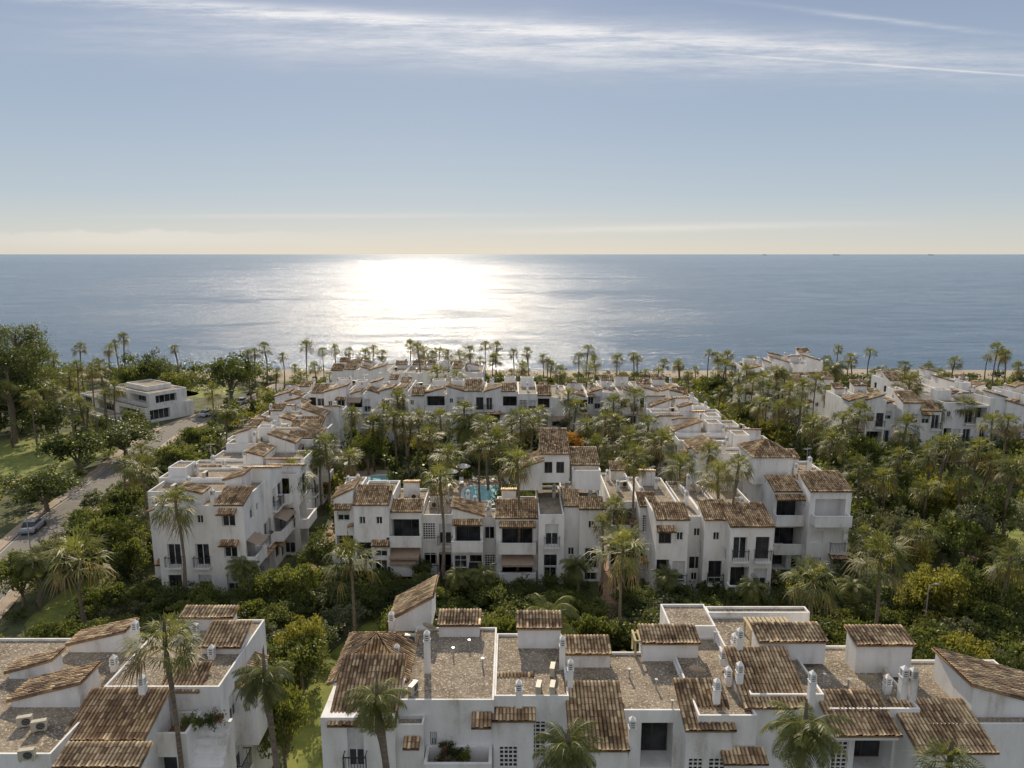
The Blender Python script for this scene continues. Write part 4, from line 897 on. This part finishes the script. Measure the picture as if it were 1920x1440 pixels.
# ================= LIGHT, SKY, CAMERA
w=bpy.data.worlds.new('World'); bpy.context.scene.world=w; w.use_nodes=True; nt=w.node_tree; bg=nt.nodes['Background']
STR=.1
sky=N(nt,'ShaderNodeTexSky',sky_type='NISHITA'); sky.sun_disc=False; sky.sun_elevation=R(31); sky.sun_rotation=R(-7); sky.air_density=1.0; sky.dust_density=.5; sky.ozone_density=1.5
tc=N(nt,'ShaderNodeTexCoord').outputs['Generated']; sp=N(nt,'ShaderNodeSeparateXYZ'); nt.links.new(tc,sp.inputs[0])
def M_(op,a,b=None,c=None,clamp=False):
    n=N(nt,'ShaderNodeMath',operation=op); n.use_clamp=clamp
    for i,v in enumerate((a,b,c)):
        if v is None: continue
        if isinstance(v,(int,float)): n.inputs[i].default_value=v
        else: nt.links.new(v,n.inputs[i])
    return n.outputs[0]
def MIX(f,a,b_):
    m_=N(nt,'ShaderNodeMix',data_type='RGBA')
    if isinstance(f,float): m_.inputs[0].default_value=f
    else: nt.links.new(f,m_.inputs[0])
    for i,v in ((6,a),(7,b_)):
        if isinstance(v,tuple): m_.inputs[i].default_value=(*v,1)
        else: nt.links.new(v,m_.inputs[i])
    return m_.outputs[2]
yy=M_('MAXIMUM',sp.outputs[1],.05); tx=M_('DIVIDE',sp.outputs[0],yy); tz=M_('DIVIDE',sp.outputs[2],yy)
cv=N(nt,'ShaderNodeCombineXYZ'); nt.links.new(tx,cv.inputs[0]); nt.links.new(tz,cv.inputs[1])
n1=noise(nt,1,7,mapping(nt,cv.outputs[0],(2.4,14,1),.06),.68).outputs[0]; n2=noise(nt,1,8,mapping(nt,cv.outputs[0],(6,75,1),.10),.78).outputs[0]
n3=noise(nt,1,4,mapping(nt,cv.outputs[0],(14,40,1)),.6).outputs[0]
def band(centre,slope,width,wob=.02,nz=None):
    l=M_('SUBTRACT',M_('ADD',tz,M_('MULTIPLY',tx,slope)),centre); l=M_('ADD',l,M_('MULTIPLY',M_('SUBTRACT',nz or n1,.5),wob))
    return M_('POWER',2.718,M_('MULTIPLY',M_('POWER',M_('DIVIDE',M_('ABSOLUTE',l),width),2),-1))
def xwin(c,wd): 
    return M_('POWER',2.718,M_('MULTIPLY',M_('POWER',M_('DIVIDE',M_('ABSOLUTE',M_('SUBTRACT',tx,c)),wd),2),-1))
def S01(v,a,b_):
    m_=N(nt,'ShaderNodeMapRange'); m_.clamp=True; nt.links.new(v,m_.inputs[0]); m_.inputs[1].default_value=a; m_.inputs[2].default_value=b_; return m_.outputs[0]
gr=ramp(nt,sp.outputs[2],[(0,(.66,.635,.57)),(.025,(.58,.60,.59)),(.07,(.46,.53,.60)),(.16,(.375,.455,.57)),(.30,(.29,.36,.50)),(.6,(.42,.47,.56)),(1,(.55,.59,.66))])
grs=N(nt,'ShaderNodeVectorMath',operation='SCALE'); nt.links.new(gr,grs.inputs[0]); grs.inputs['Scale'].default_value=1/STR
base=MIX(.90,sky.outputs[0],grs.outputs[0])
fl=S01(sp.outputs[1],.25,-.45)  # added fill: sky brightened behind the camera to light the shaded facades
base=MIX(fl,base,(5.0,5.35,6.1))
c1=M_('MULTIPLY',M_('MULTIPLY',band(.293,.062,.008,.018,n2),S01(n2,.3,.62)),xwin(-.22,.5))
c2=M_('MULTIPLY',M_('MULTIPLY',band(.270,.03,.028,.05),S01(n2,.36,.66)),xwin(.0,.45))
c9=M_('MULTIPLY',band(.270,.03,.034,.05),xwin(.0,.45))
c3=M_('MULTIPLY',M_('MULTIPLY',band(.262,.02,.022,.05),S01(n2,.38,.68)),xwin(.5,.3))
c6=M_('MULTIPLY',M_('MULTIPLY',band(.2775,.066,.0012,.002),xwin(.55,.3)),S01(n1,.25,.5))
c7=M_('MULTIPLY',M_('MULTIPLY',band(.355,.11,.003,.006,n2),xwin(.48,.15)),S01(n2,.3,.6))
c4=M_('MULTIPLY',S01(M_('ADD',M_('SUBTRACT',.032,tz),M_('MULTIPLY',M_('SUBTRACT',n3,.5),.026)),0,.005),M_('MULTIPLY',xwin(-.52,.24),S01(tz,.002,.018)))
c5=M_('MULTIPLY',M_('MULTIPLY',band(.030,-.022,.005,.008),S01(n1,.25,.5)),xwin(.2,.24))
c8=M_('MULTIPLY',band(.052,-.004,.003,.008,n2),xwin(-.25,.25))
tot=M_('ADD',M_('ADD',M_('MULTIPLY',c1,1.0),M_('ADD',M_('MULTIPLY',c2,.75),M_('ADD',M_('MULTIPLY',c6,.5),M_('ADD',M_('MULTIPLY',c9,.2),M_('MULTIPLY',c7,.4))))),M_('ADD',M_('MULTIPLY',c3,.4),M_('ADD',M_('MULTIPLY',c4,.6),M_('ADD',M_('MULTIPLY',c5,.65),M_('MULTIPLY',c8,.35)))),clamp=True)
front=S01(sp.outputs[1],.1,.3)
cc=ramp(nt,sp.outputs[2],[(0,(.82,.77,.68)),(.12,(.80,.78,.76)),(.3,(.86,.86,.88))]); ccs=N(nt,'ShaderNodeVectorMath',operation='SCALE'); nt.links.new(cc,ccs.inputs[0]); ccs.inputs['Scale'].default_value=1/STR
fin=MIX(M_('MULTIPLY',tot,front),base,ccs.outputs[0])
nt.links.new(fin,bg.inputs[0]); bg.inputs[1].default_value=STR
sl=bpy.data.lights.new('sun','SUN'); sl.energy=4.9; sl.angle=R(.53); sl.color=(1,.86,.66); so=bpy.data.objects.new('sun',sl); SC.objects.link(so); so.rotation_euler=(R(-59),0,R(7))
cam=bpy.data.cameras.new('camera'); co=bpy.data.objects.new('camera',cam); SC.objects.link(co); co.location=(0,0,H); co.rotation_euler=(R(90-10.4),0,0)
cam.sensor_width=36; cam.lens=36*F/1920; cam.clip_start=.5; cam.clip_end=80000; bpy.context.scene.camera=co
sc=bpy.context.scene; sc.view_settings.view_transform='Standard'; sc.view_settings.look='None'; sc.view_settings.exposure=0
print('TREES',len(TREES),'STUFF',len(stuff),'SH',len(SH),'PALMS',NP[0])
